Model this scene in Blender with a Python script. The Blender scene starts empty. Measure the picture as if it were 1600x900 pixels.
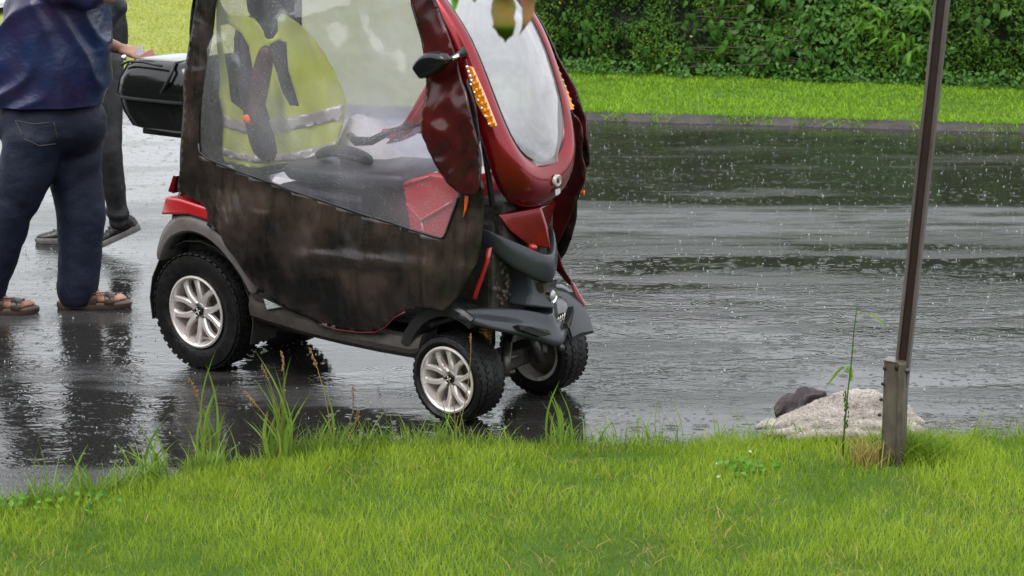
import bpy, bmesh, math, random
import numpy as np
from mathutils import Vector, Matrix, noise
from mathutils.geometry import delaunay_2d_cdt
random.seed(7); np.random.seed(7)
sc = bpy.context.scene
COL = sc.collection

# ------------------------------------------------------------------ camera
FPX, CAMZ = 3000.0, 2.3
TH = math.atan(700 / FPX)
cam_d = bpy.data.cameras.new('camera'); cam = bpy.data.objects.new('camera', cam_d); COL.objects.link(cam)
cam.location = (0, 0, CAMZ); cam.rotation_euler = (math.pi / 2 - TH, 0, 0)
cam_d.sensor_width = 36; cam_d.lens = 36 * FPX / 1600
cam_d.clip_start = 0.05; cam_d.clip_end = 2000
cam_d.dof.use_dof = True; cam_d.dof.focus_distance = 8.6; cam_d.dof.aperture_fstop = 7.1
sc.camera = cam

# ------------------------------------------------------------------ light
world = bpy.data.worlds.new('World'); sc.world = world; world.use_nodes = True
wn = world.node_tree; wn.nodes.clear()
SUN_EL, SUN_AZ = math.radians(58), math.radians(215)
sky = wn.nodes.new('ShaderNodeTexSky'); sky.sky_type = 'NISHITA'; sky.sun_disc = False
sky.sun_elevation = SUN_EL; sky.sun_rotation = SUN_AZ; sky.air_density = 1.5; sky.dust_density = 4.0
hs = wn.nodes.new('ShaderNodeHueSaturation'); hs.inputs['Saturation'].default_value = 0.10
mixn = wn.nodes.new('ShaderNodeMixRGB'); mixn.inputs['Fac'].default_value = 0.6
mixn.inputs['Color2'].default_value = (8.6, 9.0, 9.5, 1)
bg = wn.nodes.new('ShaderNodeBackground'); bg.inputs['Strength'].default_value = 0.12
wo = wn.nodes.new('ShaderNodeOutputWorld')
wn.links.new(sky.outputs[0], hs.inputs['Color']); wn.links.new(hs.outputs[0], mixn.inputs['Color1'])
wn.links.new(mixn.outputs[0], bg.inputs[0]); wn.links.new(bg.outputs[0], wo.inputs[0])
sun_d = bpy.data.lights.new('sun', 'SUN'); sun_d.energy = 0.9; sun_d.angle = math.radians(25); sun_d.color = (1, 0.97, 0.93)
sun = bpy.data.objects.new('sun', sun_d); COL.objects.link(sun)
sdir = Vector((math.sin(SUN_AZ) * math.cos(SUN_EL), math.cos(SUN_AZ) * math.cos(SUN_EL), math.sin(SUN_EL)))
sun.rotation_euler = sdir.to_track_quat('Z', 'Y').to_euler()
sc.view_settings.view_transform = 'Standard'; sc.view_settings.look = 'None'
sc.view_settings.gamma = 1; sc.view_settings.use_curve_mapping = False
sc.view_settings.exposure = 1.12
sc.render.engine = 'CYCLES'
sc.cycles.use_denoising = True
sc.cycles.max_bounces = 10; sc.cycles.transparent_max_bounces = 16
sc.cycles.sample_clamp_indirect = 6

# ------------------------------------------------------------------ helpers
cT, sT = math.cos(TH), math.sin(TH)
def ray(px, py):
    x, y, z = (px - 800) / FPX, 1.0, (450 - py) / FPX
    return Vector((x, y * cT + z * sT, -y * sT + z * cT))
def G(px, py, z=0.0):                       # pixel -> point on level z
    d = ray(px, py); t = (z - CAMZ) / d.z
    return Vector((0, 0, CAMZ)) + d * t
def W(px, py, Y):                           # pixel -> point at distance Y
    d = ray(px, py); return Vector((0, 0, CAMZ)) + d * (Y / d.y)
SO = Vector((-1.3822, 8.2610, 0)); SH = math.radians(-35.79)
hx = Vector((math.cos(SH), math.sin(SH), 0)); lx = Vector((-math.sin(SH), math.cos(SH), 0))
def T(px, py, o):                           # pixel -> scooter coordinates at sideways distance o
    d = ray(px, py); c = Vector((0, 0, CAMZ))
    t = (SO + lx * o - c).dot(lx) / d.dot(lx); p = c + d * t - SO
    return Vector((p.dot(hx), o, p.z))
def NZ(x, y, z, s=1.0): return noise.noise(Vector((x * s, y * s, z * s)))
def FB(x, y, z, s=1.0, oct=3): return noise.fractal(Vector((x * s, y * s, z * s)), 0.8, 2.1, oct)

def link(name, me, mat=None, parent=None, smooth=True):
    o = bpy.data.objects.new(name, me); COL.objects.link(o)
    if mat is not None:
        me.materials.clear()
        for m in (mat if isinstance(mat, (list, tuple)) else [mat]): me.materials.append(m)
    if parent is not None: o.parent = parent
    if smooth and len(me.polygons):
        me.polygons.foreach_set('use_smooth', [True] * len(me.polygons))
    return o
def obj(name, v, f, mat, parent=None, smooth=True, bevel=0, solid=0, sub=0, segs=2, auto=None):
    me = bpy.data.meshes.new(name); me.from_pydata([tuple(a) for a in v], [], f); me.update()
    bm = bmesh.new(); bm.from_mesh(me); bmesh.ops.recalc_face_normals(bm, faces=bm.faces); bm.to_mesh(me); bm.free()
    o = link(name, me, mat, parent, smooth); mods(o, bevel, solid, sub, segs, auto); return o
def mods(o, bevel=0, solid=0, sub=0, segs=2, auto=None):
    if solid:
        m = o.modifiers.new('solid', 'SOLIDIFY'); m.thickness = solid; m.offset = 0
    if bevel:
        m = o.modifiers.new('bevel', 'BEVEL'); m.width = bevel; m.segments = segs; m.limit_method = 'ANGLE'; m.angle_limit = math.radians(35)
        m.harden_normals = False
    if sub:
        m = o.modifiers.new('sub', 'SUBSURF'); m.levels = sub; m.render_levels = sub
    if auto:
        me = o.data
        bm = bmesh.new(); bm.from_mesh(me)
        for e in bm.edges:
            if len(e.link_faces) == 2 and e.calc_face_angle(0) > math.radians(auto): e.smooth = False
        bm.to_mesh(me); bm.free()
def finish(name, bm, mat, parent=None, smooth=True, auto=None, **k):
    me = bpy.data.meshes.new(name); bmesh.ops.recalc_face_normals(bm, faces=bm.faces)
    bm.to_mesh(me); bm.free(); o = link(name, me, mat, parent, smooth); mods(o, auto=auto, **k); return o
def empty(name, loc=(0, 0, 0), rz=0, parent=None):
    o = bpy.data.objects.new(name, None); COL.objects.link(o); o.location = loc; o.rotation_euler = (0, 0, rz)
    o.empty_display_size = 0.1
    if parent is not None: o.parent = parent
    return o
def tag(o, label=None, cat=None, group=None, kind=None):
    if label: o['label'] = label
    if cat: o['category'] = cat
    if group: o['group'] = group
    if kind: o['kind'] = kind
    return o
def a_box(bm, c, s, rot=None):
    r = bmesh.ops.create_cube(bm, size=1); M = Matrix.Translation(c) @ (rot.to_4x4() if rot is not None else Matrix.Identity(4)) @ Matrix.Diagonal((*s, 1))
    bmesh.ops.transform(bm, matrix=M, verts=r['verts']); return r['verts']
def frames(pts):
    pts = [Vector(p) for p in pts]; out = []; up = None
    for i, p in enumerate(pts):
        t = (pts[min(i + 1, len(pts) - 1)] - pts[max(i - 1, 0)]).normalized()
        if up is None:
            up = Vector((0, 0, 1)) if abs(t.z) < 0.9 else Vector((1, 0, 0))
        a = t.cross(up).normalized(); b = a.cross(t).normalized(); up = b
        out.append((p, a, b))
    return out
def a_loft(bm, rings, close=True, caps=True):
    vs = [[bm.verts.new(p) for p in r] for r in rings]; n = len(rings[0])
    for i in range(len(vs) - 1):
        for j in range(n if close else n - 1):
            try: bm.faces.new((vs[i][j], vs[i][(j + 1) % n], vs[i + 1][(j + 1) % n], vs[i + 1][j]))
            except ValueError: pass
    if caps and close:
        bm.faces.new(vs[0][::-1]); bm.faces.new(vs[-1])
    return vs
def a_tube(bm, pts, r, seg=10, flat=1.0):
    if not isinstance(r, (list, tuple)): r = [r] * len(pts)
    rings = []
    for (p, a, b), rr in zip(frames(pts), r):
        rings.append([p + a * rr * math.cos(2 * math.pi * k / seg) + b * rr * flat * math.sin(2 * math.pi * k / seg) for k in range(seg)])
    return a_loft(bm, rings)
def a_lathe(bm, prof, c=(0, 0, 0), axis='Y', seg=48):
    rings = []
    c = Vector(c)
    for k in range(seg):
        t = 2 * math.pi * k / seg; ring = []
        for (r, h) in prof:
            if axis == 'Y': ring.append(c + Vector((r * math.cos(t), h, r * math.sin(t))))
            else: ring.append(c + Vector((r * math.cos(t), r * math.sin(t), h)))
        rings.append(ring)
    rings.append(rings[0]); vs = a_loft(bm, rings, close=False, caps=False)
    bmesh.ops.remove_doubles(bm, verts=bm.verts, dist=1e-5)
def a_ball(bm, c, r, sub=2, rot=None):
    q = bmesh.ops.create_icosphere(bm, subdivisions=sub, radius=1)
    s = r if isinstance(r, (tuple, list)) else (r, r, r)
    bmesh.ops.transform(bm, matrix=Matrix.Translation(c) @ (rot.to_4x4() if rot is not None else Matrix.Identity(4)) @ Matrix.Diagonal((*s, 1)), verts=q['verts'])
    return q['verts']
def inside(p, poly):
    x, y = p; c = False; n = len(poly)
    for i in range(n):
        x1, y1 = poly[i]; x2, y2 = poly[(i + 1) % n]
        if (y1 > y) != (y2 > y) and x < (x2 - x1) * (y - y1) / (y2 - y1) + x1: c = not c
    return c
def densify(poly, step):
    out = []
    for i in range(len(poly)):
        a, b = Vector(poly[i]), Vector(poly[(i + 1) % len(poly)])
        n = max(1, int((b - a).length / step))
        for k in range(n): out.append(tuple(a.lerp(b, k / n)))
    return out
def smoothpoly(poly, it=1):
    for _ in range(it):
        out = []
        for i in range(len(poly)):
            a, b = Vector(poly[i]), Vector(poly[(i + 1) % len(poly)])
            out += [tuple(a.lerp(b, .25)), tuple(a.lerp(b, .75))]
        poly = out
    return poly
def a_sheet(bm, poly, step, fn, holes=()):
    """a cloth-like patch: a flat outline filled with fine triangles, then bent by fn(u,v)"""
    P, E = [], []
    for lp in [poly] + list(holes):
        lp = densify(lp, step); s = len(P); P += lp
        E += [(s + i, s + (i + 1) % len(lp)) for i in range(len(lp))]
    xs = [p[0] for p in poly]; ys = [p[1] for p in poly]
    x = min(xs); row = 0
    nx = int((max(xs) - min(xs)) / step) + 1; ny = int((max(ys) - min(ys)) / (step * .87)) + 1
    edge = np.array(P)
    for j in range(ny):
        for i in range(nx):
            q = (min(xs) + (i + .5 * (j % 2)) * step, min(ys) + j * step * .87)
            if inside(q, poly) and not any(inside(q, h) for h in holes) and np.min(np.hypot(edge[:, 0] - q[0], edge[:, 1] - q[1])) > step * .45: P.append(q)
    v, e, f, *_ = delaunay_2d_cdt([Vector(p) for p in P], E, [], 0, 1e-6)
    vs = [bm.verts.new(fn(p.x, p.y)) for p in v]
    for t in f:
        c = sum((v[i] for i in t), Vector((0, 0))) / len(t)
        if inside(c, poly) and not any(inside(c, h) for h in holes):
            bm.faces.new([vs[i] for i in t])
    bmesh.ops.delete(bm, geom=[q for q in vs if not q.link_faces], context='VERTS')
def sheet(name, poly, step, fn, mat, parent=None, holes=(), solid=0, sub=0, bevel=0):
    bm = bmesh.new(); a_sheet(bm, poly, step, fn, holes); return finish(name, bm, mat, parent, solid=solid, sub=sub, bevel=bevel)
def plate(name, poly, fn, thick, mat, parent=None, bevel=0.003, smooth=False):
    """a flat outline with real thickness: fn(u,v,d)"""
    n = len(poly); bm = bmesh.new()
    a = [bm.verts.new(fn(u, v, 0)) for u, v in poly]; b = [bm.verts.new(fn(u, v, thick)) for u, v in poly]
    bm.faces.new(a[::-1]); bm.faces.new(b)
    for i in range(n): bm.faces.new((a[i], a[(i + 1) % n], b[(i + 1) % n], b[i]))
    return finish(name, bm, mat, parent, smooth, bevel=bevel)

# ------------------------------------------------------------------ materials
def M(name, col, rough=.5, metal=0, coat=0, var=None, vs=8, bump=0, bs=60, spec=.5, trans=0, ior=1.45, sheen=0, rvar=0, coords='Object', stretch=None):
    m = bpy.data.materials.new(name); m.use_nodes = True; nt = m.node_tree; b = nt.nodes['Principled BSDF']
    b.inputs['Base Color'].default_value = (*col, 1); b.inputs['Roughness'].default_value = rough
    b.inputs['Metallic'].default_value = metal; b.inputs['Coat Weight'].default_value = coat; b.inputs['Coat Roughness'].default_value = .06
    b.inputs['Specular IOR Level'].default_value = spec; b.inputs['Transmission Weight'].default_value = trans; b.inputs['IOR'].default_value = ior
    b.inputs['Sheen Weight'].default_value = sheen
    tc = nt.nodes.new('ShaderNodeTexCoord'); src = tc.outputs[coords]
    if stretch:
        mp = nt.nodes.new('ShaderNodeMapping'); mp.inputs['Scale'].default_value = stretch; nt.links.new(src, mp.inputs[0]); src = mp.outputs[0]
    m['src'] = 1
    if var is not None:
        n = nt.nodes.new('ShaderNodeTexNoise'); n.inputs['Scale'].default_value = vs; n.inputs['Detail'].default_value = 6; n.inputs['Roughness'].default_value = .62
        nt.links.new(src, n.inputs['Vector'])
        r = nt.nodes.new('ShaderNodeValToRGB'); r.color_ramp.elements[0].position = .36; r.color_ramp.elements[1].position = .66
        r.color_ramp.elements[0].color = (*col, 1); r.color_ramp.elements[1].color = (*var, 1)
        nt.links.new(n.outputs[0], r.inputs[0]); nt.links.new(r.outputs[0], b.inputs['Base Color'])
    if rvar:
        n = nt.nodes.new('ShaderNodeTexNoise'); n.inputs['Scale'].default_value = vs * 1.7; n.inputs['Detail'].default_value = 5
        nt.links.new(src, n.inputs['Vector'])
        mr = nt.nodes.new('ShaderNodeMapRange'); mr.inputs[1].default_value = .35; mr.inputs[2].default_value = .65
        mr.inputs[3].default_value = max(.02, rough - rvar); mr.inputs[4].default_value = rough + rvar
        nt.links.new(n.outputs[0], mr.inputs[0]); nt.links.new(mr.outputs[0], b.inputs['Roughness'])
    if bump:
        n = nt.nodes.new('ShaderNodeTexNoise'); n.inputs['Scale'].default_value = bs; n.inputs['Detail'].default_value = 4
        nt.links.new(src, n.inputs['Vector'])
        bp = nt.nodes.new('ShaderNodeBump'); bp.inputs['Strength'].default_value = bump; bp.inputs['Distance'].default_value = .02
        nt.links.new(n.outputs[0], bp.inputs['Height']); nt.links.new(bp.outputs[0], b.inputs['Normal'])
    return m
def droplets(m, scale=90, amount=.35, strength=.6):
    """rain beads: small round bumps over a wet surface"""
    nt = m.node_tree; b = nt.nodes['Principled BSDF']
    tc = nt.nodes.new('ShaderNodeTexCoord'); v = nt.nodes.new('ShaderNodeTexVoronoi'); v.inputs['Scale'].default_value = scale
    nt.links.new(tc.outputs['Object'], v.inputs['Vector'])
    mr = nt.nodes.new('ShaderNodeMapRange'); mr.interpolation_type = 'SMOOTHSTEP'
    mr.inputs[1].default_value = 0; mr.inputs[2].default_value = amount; mr.inputs[3].default_value = 1; mr.inputs[4].default_value = 0
    nt.links.new(v.outputs['Distance'], mr.inputs[0])
    bp = nt.nodes.new('ShaderNodeBump'); bp.inputs['Strength'].default_value = strength; bp.inputs['Distance'].default_value = .004
    nt.links.new(mr.outputs[0], bp.inputs['Height'])
    old = b.inputs['Normal'].links
    if old: nt.links.new(old[0].from_socket, bp.inputs['Normal'])
    nt.links.new(bp.outputs[0], b.inputs['Normal']); return m
def leafmat(name, c1, c2, rough=.45, attr='rnd', trans=.35):
    m = bpy.data.materials.new(name); m.use_nodes = True; nt = m.node_tree; b = nt.nodes['Principled BSDF']
    at = nt.nodes.new('ShaderNodeAttribute'); at.attribute_name = attr
    oi = nt.nodes.new('ShaderNodeObjectInfo')
    ad = nt.nodes.new('ShaderNodeMath'); ad.operation = 'ADD'; nt.links.new(at.outputs['Fac'], ad.inputs[0])
    rm = nt.nodes.new('ShaderNodeMath'); rm.operation = 'MULTIPLY'; rm.inputs[1].default_value = .55; nt.links.new(oi.outputs['Random'], rm.inputs[0]); nt.links.new(rm.outputs[0], ad.inputs[1])
    r = nt.nodes.new('ShaderNodeValToRGB'); els = r.color_ramp.elements
    els[0].color = (*c1, 1); els[1].color = (*c2, 1); els[0].position = .1; els[1].position = .95
    nt.links.new(ad.outputs[0], r.inputs[0])
    nt.links.new(r.outputs[0], b.inputs['Base Color']); b.inputs['Roughness'].default_value = rough; b.inputs['Specular IOR Level'].default_value = .22
    tr = nt.nodes.new('ShaderNodeBsdfTranslucent'); nt.links.new(r.outputs[0], tr.inputs[0])
    mx = nt.nodes.new('ShaderNodeMixShader'); mx.inputs[0].default_value = trans
    nt.links.new(b.outputs[0], mx.inputs[1]); nt.links.new(tr.outputs[0], mx.inputs[2])
    nt.links.new(mx.outputs[0], nt.nodes['Material Output'].inputs[0]); m['ramp'] = 1
    return m

RED = droplets(M('red_paint', (.22, .0025, .009), .22, metal=.6, coat=.6, var=(.15, .002, .007), vs=6, rvar=.05), 150, .28, .16)
REDIN = M('red_panel', (.50, .012, .022), .14, coat=1)
BLACKG = droplets(M('black_gloss_plastic', (.006, .006, .007), .12, coat=.2, rvar=.05, vs=9, spec=.42), 140, .28, .12)
BLACKP = M('black_plastic', (.018, .018, .019), .42, rvar=.15, vs=12, bump=.15, bs=120)
DGREY = droplets(M('dark_grey_plastic', (.026, .030, .035), .20, rvar=.08, vs=10, bump=.04, bs=90, spec=.5), 140, .28, .15)
FENDER = droplets(M('fender_plastic', (.115, .10, .098), .28, var=(.085, .07, .066), vs=9, rvar=.08), 140, .28, .2)
SKIRT = M('sill_plastic', (.055, .048, .045), .3, var=(.035, .029, .026), vs=9, rvar=.12, bump=.08, bs=40)
RUBBER = M('tyre_rubber', (.005, .005, .005), .42, var=(.011, .010, .010), vs=14, rvar=.14, bump=.25, bs=70, spec=.25)
ALLOY = M('alloy', (.66, .62, .60), .32, metal=.55, var=(.56, .50, .48), vs=7, rvar=.08)
ALLOYD = M('alloy_dark', (.16, .13, .11), .4, metal=.6, var=(.09, .065, .05), vs=14)
STEEL = M('dull_steel', (.10, .095, .09), .4, metal=.7, var=(.06, .05, .045), vs=20)
CHROME = M('chrome', (.75, .75, .76), .12, metal=1)
MUD = M('muddy_black', (.014, .013, .012), .55, var=(.03, .024, .018), vs=10, bump=.5, bs=30)
AMBER = M('amber_lens', (.75, .24, .01), .12, coat=1)
CLEAR = M('clear_lens', (.8, .8, .82), .1, metal=.5, coat=1)
REDLENS = M('red_lens', (.36, .008, .012), .18, coat=1, bump=.3, bs=160)
REFLECTOR = M('reflector', (.35, .36, .36), .2, metal=.3, bump=.5, bs=250)
ORANGE = M('orange_tag', (.85, .13, .01), .5)
SEAT = M('seat_leatherette', (.055, .055, .06), .38, var=(.04, .04, .045), vs=8, bump=.12, bs=60)
SEATBACK = M('seat_back_fabric', (.035, .030, .04), .6, var=(.025, .02, .03), vs=12, bump=.15, bs=120)
BROWN = M('armrest_pad', (.075, .025, .03), .35, var=(.05, .02, .025), vs=10)
VEST = M('safety_yellow', (.50, .55, .08), .6, var=(.41, .47, .07), vs=6, bump=.1, bs=150)
VTAPE = M('reflective_tape', (.42, .38, .34), .35, metal=.25, var=(.36, .33, .30), vs=14)
BAG = M('white_plastic_bag', (.72, .70, .68), .35, var=(.6, .57, .56), vs=10)
SKIN = M('skin', (.44, .235, .165), .5, var=(.38, .17, .12), vs=14, bump=.1, bs=90)
NAIL = M('nail', (.55, .33, .26), .3)
HAIR = M('grey_hair', (.18, .16, .15), .6, bump=.6, bs=120, stretch=(1, 1, .1))
HAIRD = M('dark_hair', (.03, .025, .02), .5, bump=.6, bs=120, stretch=(1, 1, .1))
JEANS = M('wet_jeans', (.005, .008, .020), .6, var=(.011, .015, .034), vs=5, bump=.3, bs=160, spec=.3)
STITCH = M('jeans_seam', (.05, .04, .04), .6)
SHIRT = M('wet_blue_shirt', (.007, .021, .070), .36, var=(.020, .010, .042), vs=3.2, bump=.15, bs=50, rvar=.08)
DARKCL = M('black_jacket', (.012, .012, .015), .45, var=(.022, .022, .026), vs=8, bump=.2, bs=60)
GREYTR = M('charcoal_trousers', (.010, .010, .011), .5, var=(.020, .020, .022), vs=6, bump=.15, bs=80)
SHOE = M('black_leather', (.007, .007, .008), .3, rvar=.1, vs=20, bump=.2, bs=60)
SOLE = M('shoe_sole', (.13, .12, .115), .6, var=(.08, .075, .07), vs=25)
SANDAL = M('brown_leather', (.045, .018, .010), .35, var=(.025, .010, .007), vs=14, bump=.2, bs=80)
SSOLE = M('sandal_sole', (.075, .045, .032), .5, var=(.04, .025, .02), vs=16)
PAPER = M('paper_white', (.72, .72, .76), .6)
PINK = M('paper_pink', (.70, .30, .32), .6)
POLE = M('weathered_steel', (.15, .125, .12), .38, metal=.35, var=(.07, .05, .046), vs=9, rvar=.12, bump=.1, bs=40, stretch=(1, 1, .25))
POLEI = M('rusty_channel', (.022, .009, .008), .5, metal=.2, var=(.02, .010, .010), vs=12, bump=.2, bs=60, stretch=(1, 1, .2))
SOCK = M('socket_steel', (.13, .108, .09), .5, metal=.3, var=(.06, .047, .038), vs=14, bump=.25, bs=50, stretch=(1, 1, .35), rvar=.1)
FLEECE = M('cream_fleece', (.46, .41, .37), .9, var=(.28, .24, .22), vs=22, bump=.5, bs=140, sheen=.3)
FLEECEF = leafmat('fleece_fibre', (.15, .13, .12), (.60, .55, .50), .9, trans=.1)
GARM = M('grey_wool', (.070, .057, .060), .85, var=(.032, .026, .028), vs=22, bump=.3, bs=110, spec=.2)
GRASS = leafmat('grass_blade', (.055, .145, .007), (.30, .41, .036), .5, trans=.4)
GRASSF = leafmat('far_grass_blade', (.065, .17, .006), (.21, .37, .020), .45, trans=.35)
GRASSL = leafmat('dry_lawn_blade', (.18, .22, .02), (.36, .36, .05), .5, trans=.35)
REED = leafmat('reed_blade', (.08, .18, .015), (.25, .36, .06), .45, trans=.4)
SEED = M('seed_head', (.25, .13, .055), .7, var=(.17, .085, .035), vs=60)
DRY = leafmat('dry_stem', (.22, .16, .05), (.38, .30, .10), .6, trans=.2)
WEED = leafmat('weed_leaf', (.035, .11, .006), (.11, .26, .016), .4, trans=.3)
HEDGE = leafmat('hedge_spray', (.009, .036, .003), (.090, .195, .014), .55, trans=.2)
VINE = leafmat('vine_leaf', (.020, .075, .010), (.075, .18, .026), .45, trans=.25)
SPROUT = leafmat('sprout_leaf', (.05, .15, .01), (.13, .27, .02), .4, trans=.35)
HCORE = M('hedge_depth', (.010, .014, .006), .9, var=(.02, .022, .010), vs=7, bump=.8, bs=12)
BARK = M('bark', (.10, .075, .055), .8, var=(.06, .045, .035), vs=18, bump=.6, bs=30, stretch=(1, 1, .3))
PETAL = M('white_clover', (.75, .72, .70), .6)
SOIL = M('wet_soil', (.018, .016, .013), .6, var=(.045, .038, .034), vs=6, bump=.7, bs=25)
LAWN = M('lawn_earth', (.030, .075, .004), .95, var=(.05, .10, .006), vs=3, bump=.6, bs=40, coords='Object')
LAWND = M('dry_lawn_earth', (.22, .24, .035), .8, var=(.15, .20, .025), vs=1.2, bump=.6, bs=40)
WATERDROP = M('splash_water', (.85, .88, .9), .1, trans=.75, ior=1.33)
WHITEP = M('white_road_paint', (.7, .7, .68), .5)
GLINT = M('emblem_metal', (.55, .53, .47), .3, metal=.35)

def film_mat(name, fog0, fog1, scale=3.0, tint=(.86, .86, .93), bead=190):
    """clear plastic sheet, fogged inside and beaded with rain"""
    m = bpy.data.materials.new(name); m.use_nodes = True; nt = m.node_tree; nt.nodes.remove(nt.nodes['Principled BSDF']); L = nt.links
    tc = nt.nodes.new('ShaderNodeTexCoord')
    tr = nt.nodes.new('ShaderNodeBsdfTransparent'); tr.inputs[0].default_value = (.92, .90, .96, 1)
    df = nt.nodes.new('ShaderNodeBsdfDiffuse'); df.inputs[0].default_value = (*tint, 1)
    tl = nt.nodes.new('ShaderNodeBsdfTranslucent'); tl.inputs[0].default_value = (*tint, 1)
    mm = nt.nodes.new('ShaderNodeMixShader'); mm.inputs[0].default_value = .60; L.new(df.outputs[0], mm.inputs[1]); L.new(tl.outputs[0], mm.inputs[2])
    n = nt.nodes.new('ShaderNodeTexNoise'); n.inputs['Scale'].default_value = scale; n.inputs['Detail'].default_value = 5; n.inputs['Roughness'].default_value = .55; n.inputs['Distortion'].default_value = .6
    L.new(tc.outputs['Object'], n.inputs['Vector'])
    mr = nt.nodes.new('ShaderNodeMapRange'); mr.inputs[1].default_value = .34; mr.inputs[2].default_value = .68; mr.inputs[3].default_value = fog0; mr.inputs[4].default_value = fog1
    L.new(n.outputs[0], mr.inputs[0])
    # beads
    v = nt.nodes.new('ShaderNodeTexVoronoi'); v.inputs['Scale'].default_value = bead; L.new(tc.outputs['Object'], v.inputs['Vector'])
    wn_ = nt.nodes.new('ShaderNodeSeparateColor'); L.new(v.outputs['Color'], wn_.inputs[0])
    rad = nt.nodes.new('ShaderNodeMapRange'); rad.inputs[1].default_value = .55; rad.inputs[2].default_value = 1; rad.inputs[3].default_value = 0; rad.inputs[4].default_value = .36
    L.new(wn_.outputs[0], rad.inputs[0])
    lt = nt.nodes.new('ShaderNodeMath'); lt.operation = 'LESS_THAN'; L.new(v.outputs['Distance'], lt.inputs[0]); L.new(rad.outputs[0], lt.inputs[1])
    add = nt.nodes.new('ShaderNodeMath'); add.operation = 'MULTIPLY_ADD'; add.inputs[1].default_value = .16; L.new(lt.outputs[0], add.inputs[0]); L.new(mr.outputs[0], add.inputs[2])
    mx = nt.nodes.new('ShaderNodeMixShader'); L.new(add.outputs[0], mx.inputs[0]); L.new(tr.outputs[0], mx.inputs[1]); L.new(mm.outputs[0], mx.inputs[2])
    gl = nt.nodes.new('ShaderNodeBsdfGlossy'); gl.inputs['Roughness'].default_value = .08
    bp = nt.nodes.new('ShaderNodeBump'); bp.inputs['Strength'].default_value = .5; bp.inputs['Distance'].default_value = .01
    L.new(lt.outputs[0], bp.inputs['Height']); L.new(bp.outputs[0], gl.inputs['Normal'])
    lw = nt.nodes.new('ShaderNodeFresnel'); ge = nt.nodes.new('ShaderNodeNewGeometry'); io = nt.nodes.new('ShaderNodeMapRange'); io.inputs[3].default_value = 1.5; io.inputs[4].default_value = 1 / 1.5; L.new(ge.outputs['Backfacing'], io.inputs[0]); L.new(io.outputs[0], lw.inputs[0]); L.new(bp.outputs[0], lw.inputs['Normal'])
    dbl = nt.nodes.new('ShaderNodeMath'); dbl.operation = 'MULTIPLY'; dbl.use_clamp = True; dbl.inputs[1].default_value = 1.9; L.new(lw.outputs[0], dbl.inputs[0]); m2 = nt.nodes.new('ShaderNodeMixShader'); L.new(dbl.outputs[0], m2.inputs[0]); L.new(mx.outputs[0], m2.inputs[1]); L.new(gl.outputs[0], m2.inputs[2])
    L.new(m2.outputs[0], nt.nodes['Material Output'].inputs[0]); return m
FILM = film_mat('fogged_side_film', .05, .30, 2.4)
FILMF = film_mat('fogged_far_film', .36, .58, 1.6, (.80, .82, .92))
SCREEN = film_mat('fogged_windscreen', .26, .78, 4.0, (.92, .94, .97), 120)

def vinyl_mat():
    m = M('wet_black_vinyl', (.014, .012, .012), .25, rvar=.10, vs=5, bump=.10, bs=14, spec=.5)
    nt = m.node_tree; b = nt.nodes['Principled BSDF']; L = nt.links; tc = nt.nodes.new('ShaderNodeTexCoord')
    n = nt.nodes.new('ShaderNodeTexNoise'); n.inputs['Scale'].default_value = 3.2; n.inputs['Detail'].default_value = 7; n.inputs['Roughness'].default_value = .6
    L.new(tc.outputs['Object'], n.inputs['Vector'])
    mp = nt.nodes.new('ShaderNodeMapping'); mp.inputs['Scale'].default_value = (26, 8, 2.0); mp.inputs['Rotation'].default_value = (0, .3, 0); L.new(tc.outputs['Object'], mp.inputs[0])
    d = nt.nodes.new('ShaderNodeTexNoise'); d.inputs['Scale'].default_value = 1.4; d.inputs['Detail'].default_value = 4; L.new(mp.outputs[0], d.inputs['Vector'])
    r = nt.nodes.new('ShaderNodeValToRGB'); e = r.color_ramp.elements
    e[0].position = .40; e[0].color = (.004, .0035, .0035, 1); e[1].position = .80; e[1].color = (.080, .052, .042, 1)
    x = e.new(.55); x.color = (.026, .018, .0155, 1)
    L.new(n.outputs[0], r.inputs[0])
    r2 = nt.nodes.new('ShaderNodeValToRGB'); r2.color_ramp.elements[0].position = .36; r2.color_ramp.elements[1].position = .47
    L.new(d.outputs[0], r2.inputs[0])
    cn = nt.nodes.new('ShaderNodeTexNoise'); cn.noise_type = 'RIDGED_MULTIFRACTAL'; cn.inputs['Scale'].default_value = 4.2; cn.inputs['Detail'].default_value = 3; cn.inputs['Distortion'].default_value = .8
    mp2 = nt.nodes.new('ShaderNodeMapping'); mp2.inputs['Rotation'].default_value = (0, .75, 0); mp2.inputs['Scale'].default_value = (1.0, 1, 2.1); L.new(tc.outputs['Object'], mp2.inputs[0]); L.new(mp2.outputs[0], cn.inputs['Vector'])
    fn_ = nt.nodes.new('ShaderNodeTexNoise'); fn_.inputs['Scale'].default_value = 38; fn_.inputs['Detail'].default_value = 3; L.new(mp.outputs[0], fn_.inputs['Vector']); fn_.inputs['Scale'].default_value = 5
    b1 = nt.nodes.new('ShaderNodeBump'); b1.inputs['Strength'].default_value = .55; b1.inputs['Distance'].default_value = .012; L.new(cn.outputs[0], b1.inputs['Height'])
    b2 = nt.nodes.new('ShaderNodeBump'); b2.inputs['Strength'].default_value = .35; b2.inputs['Distance'].default_value = .006; L.new(fn_.outputs[0], b2.inputs['Height']); L.new(b1.outputs[0], b2.inputs['Normal']); L.new(b2.outputs[0], b.inputs['Normal'])
    mx = nt.nodes.new('ShaderNodeMixRGB'); mx.blend_type = 'MULTIPLY'; mx.inputs[0].default_value = .35
    L.new(r.outputs[0], mx.inputs[1]); L.new(r2.outputs[0], mx.inputs[2]); L.new(mx.outputs[0], b.inputs['Base Color'])
    return m
VINYL = vinyl_mat()
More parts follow.
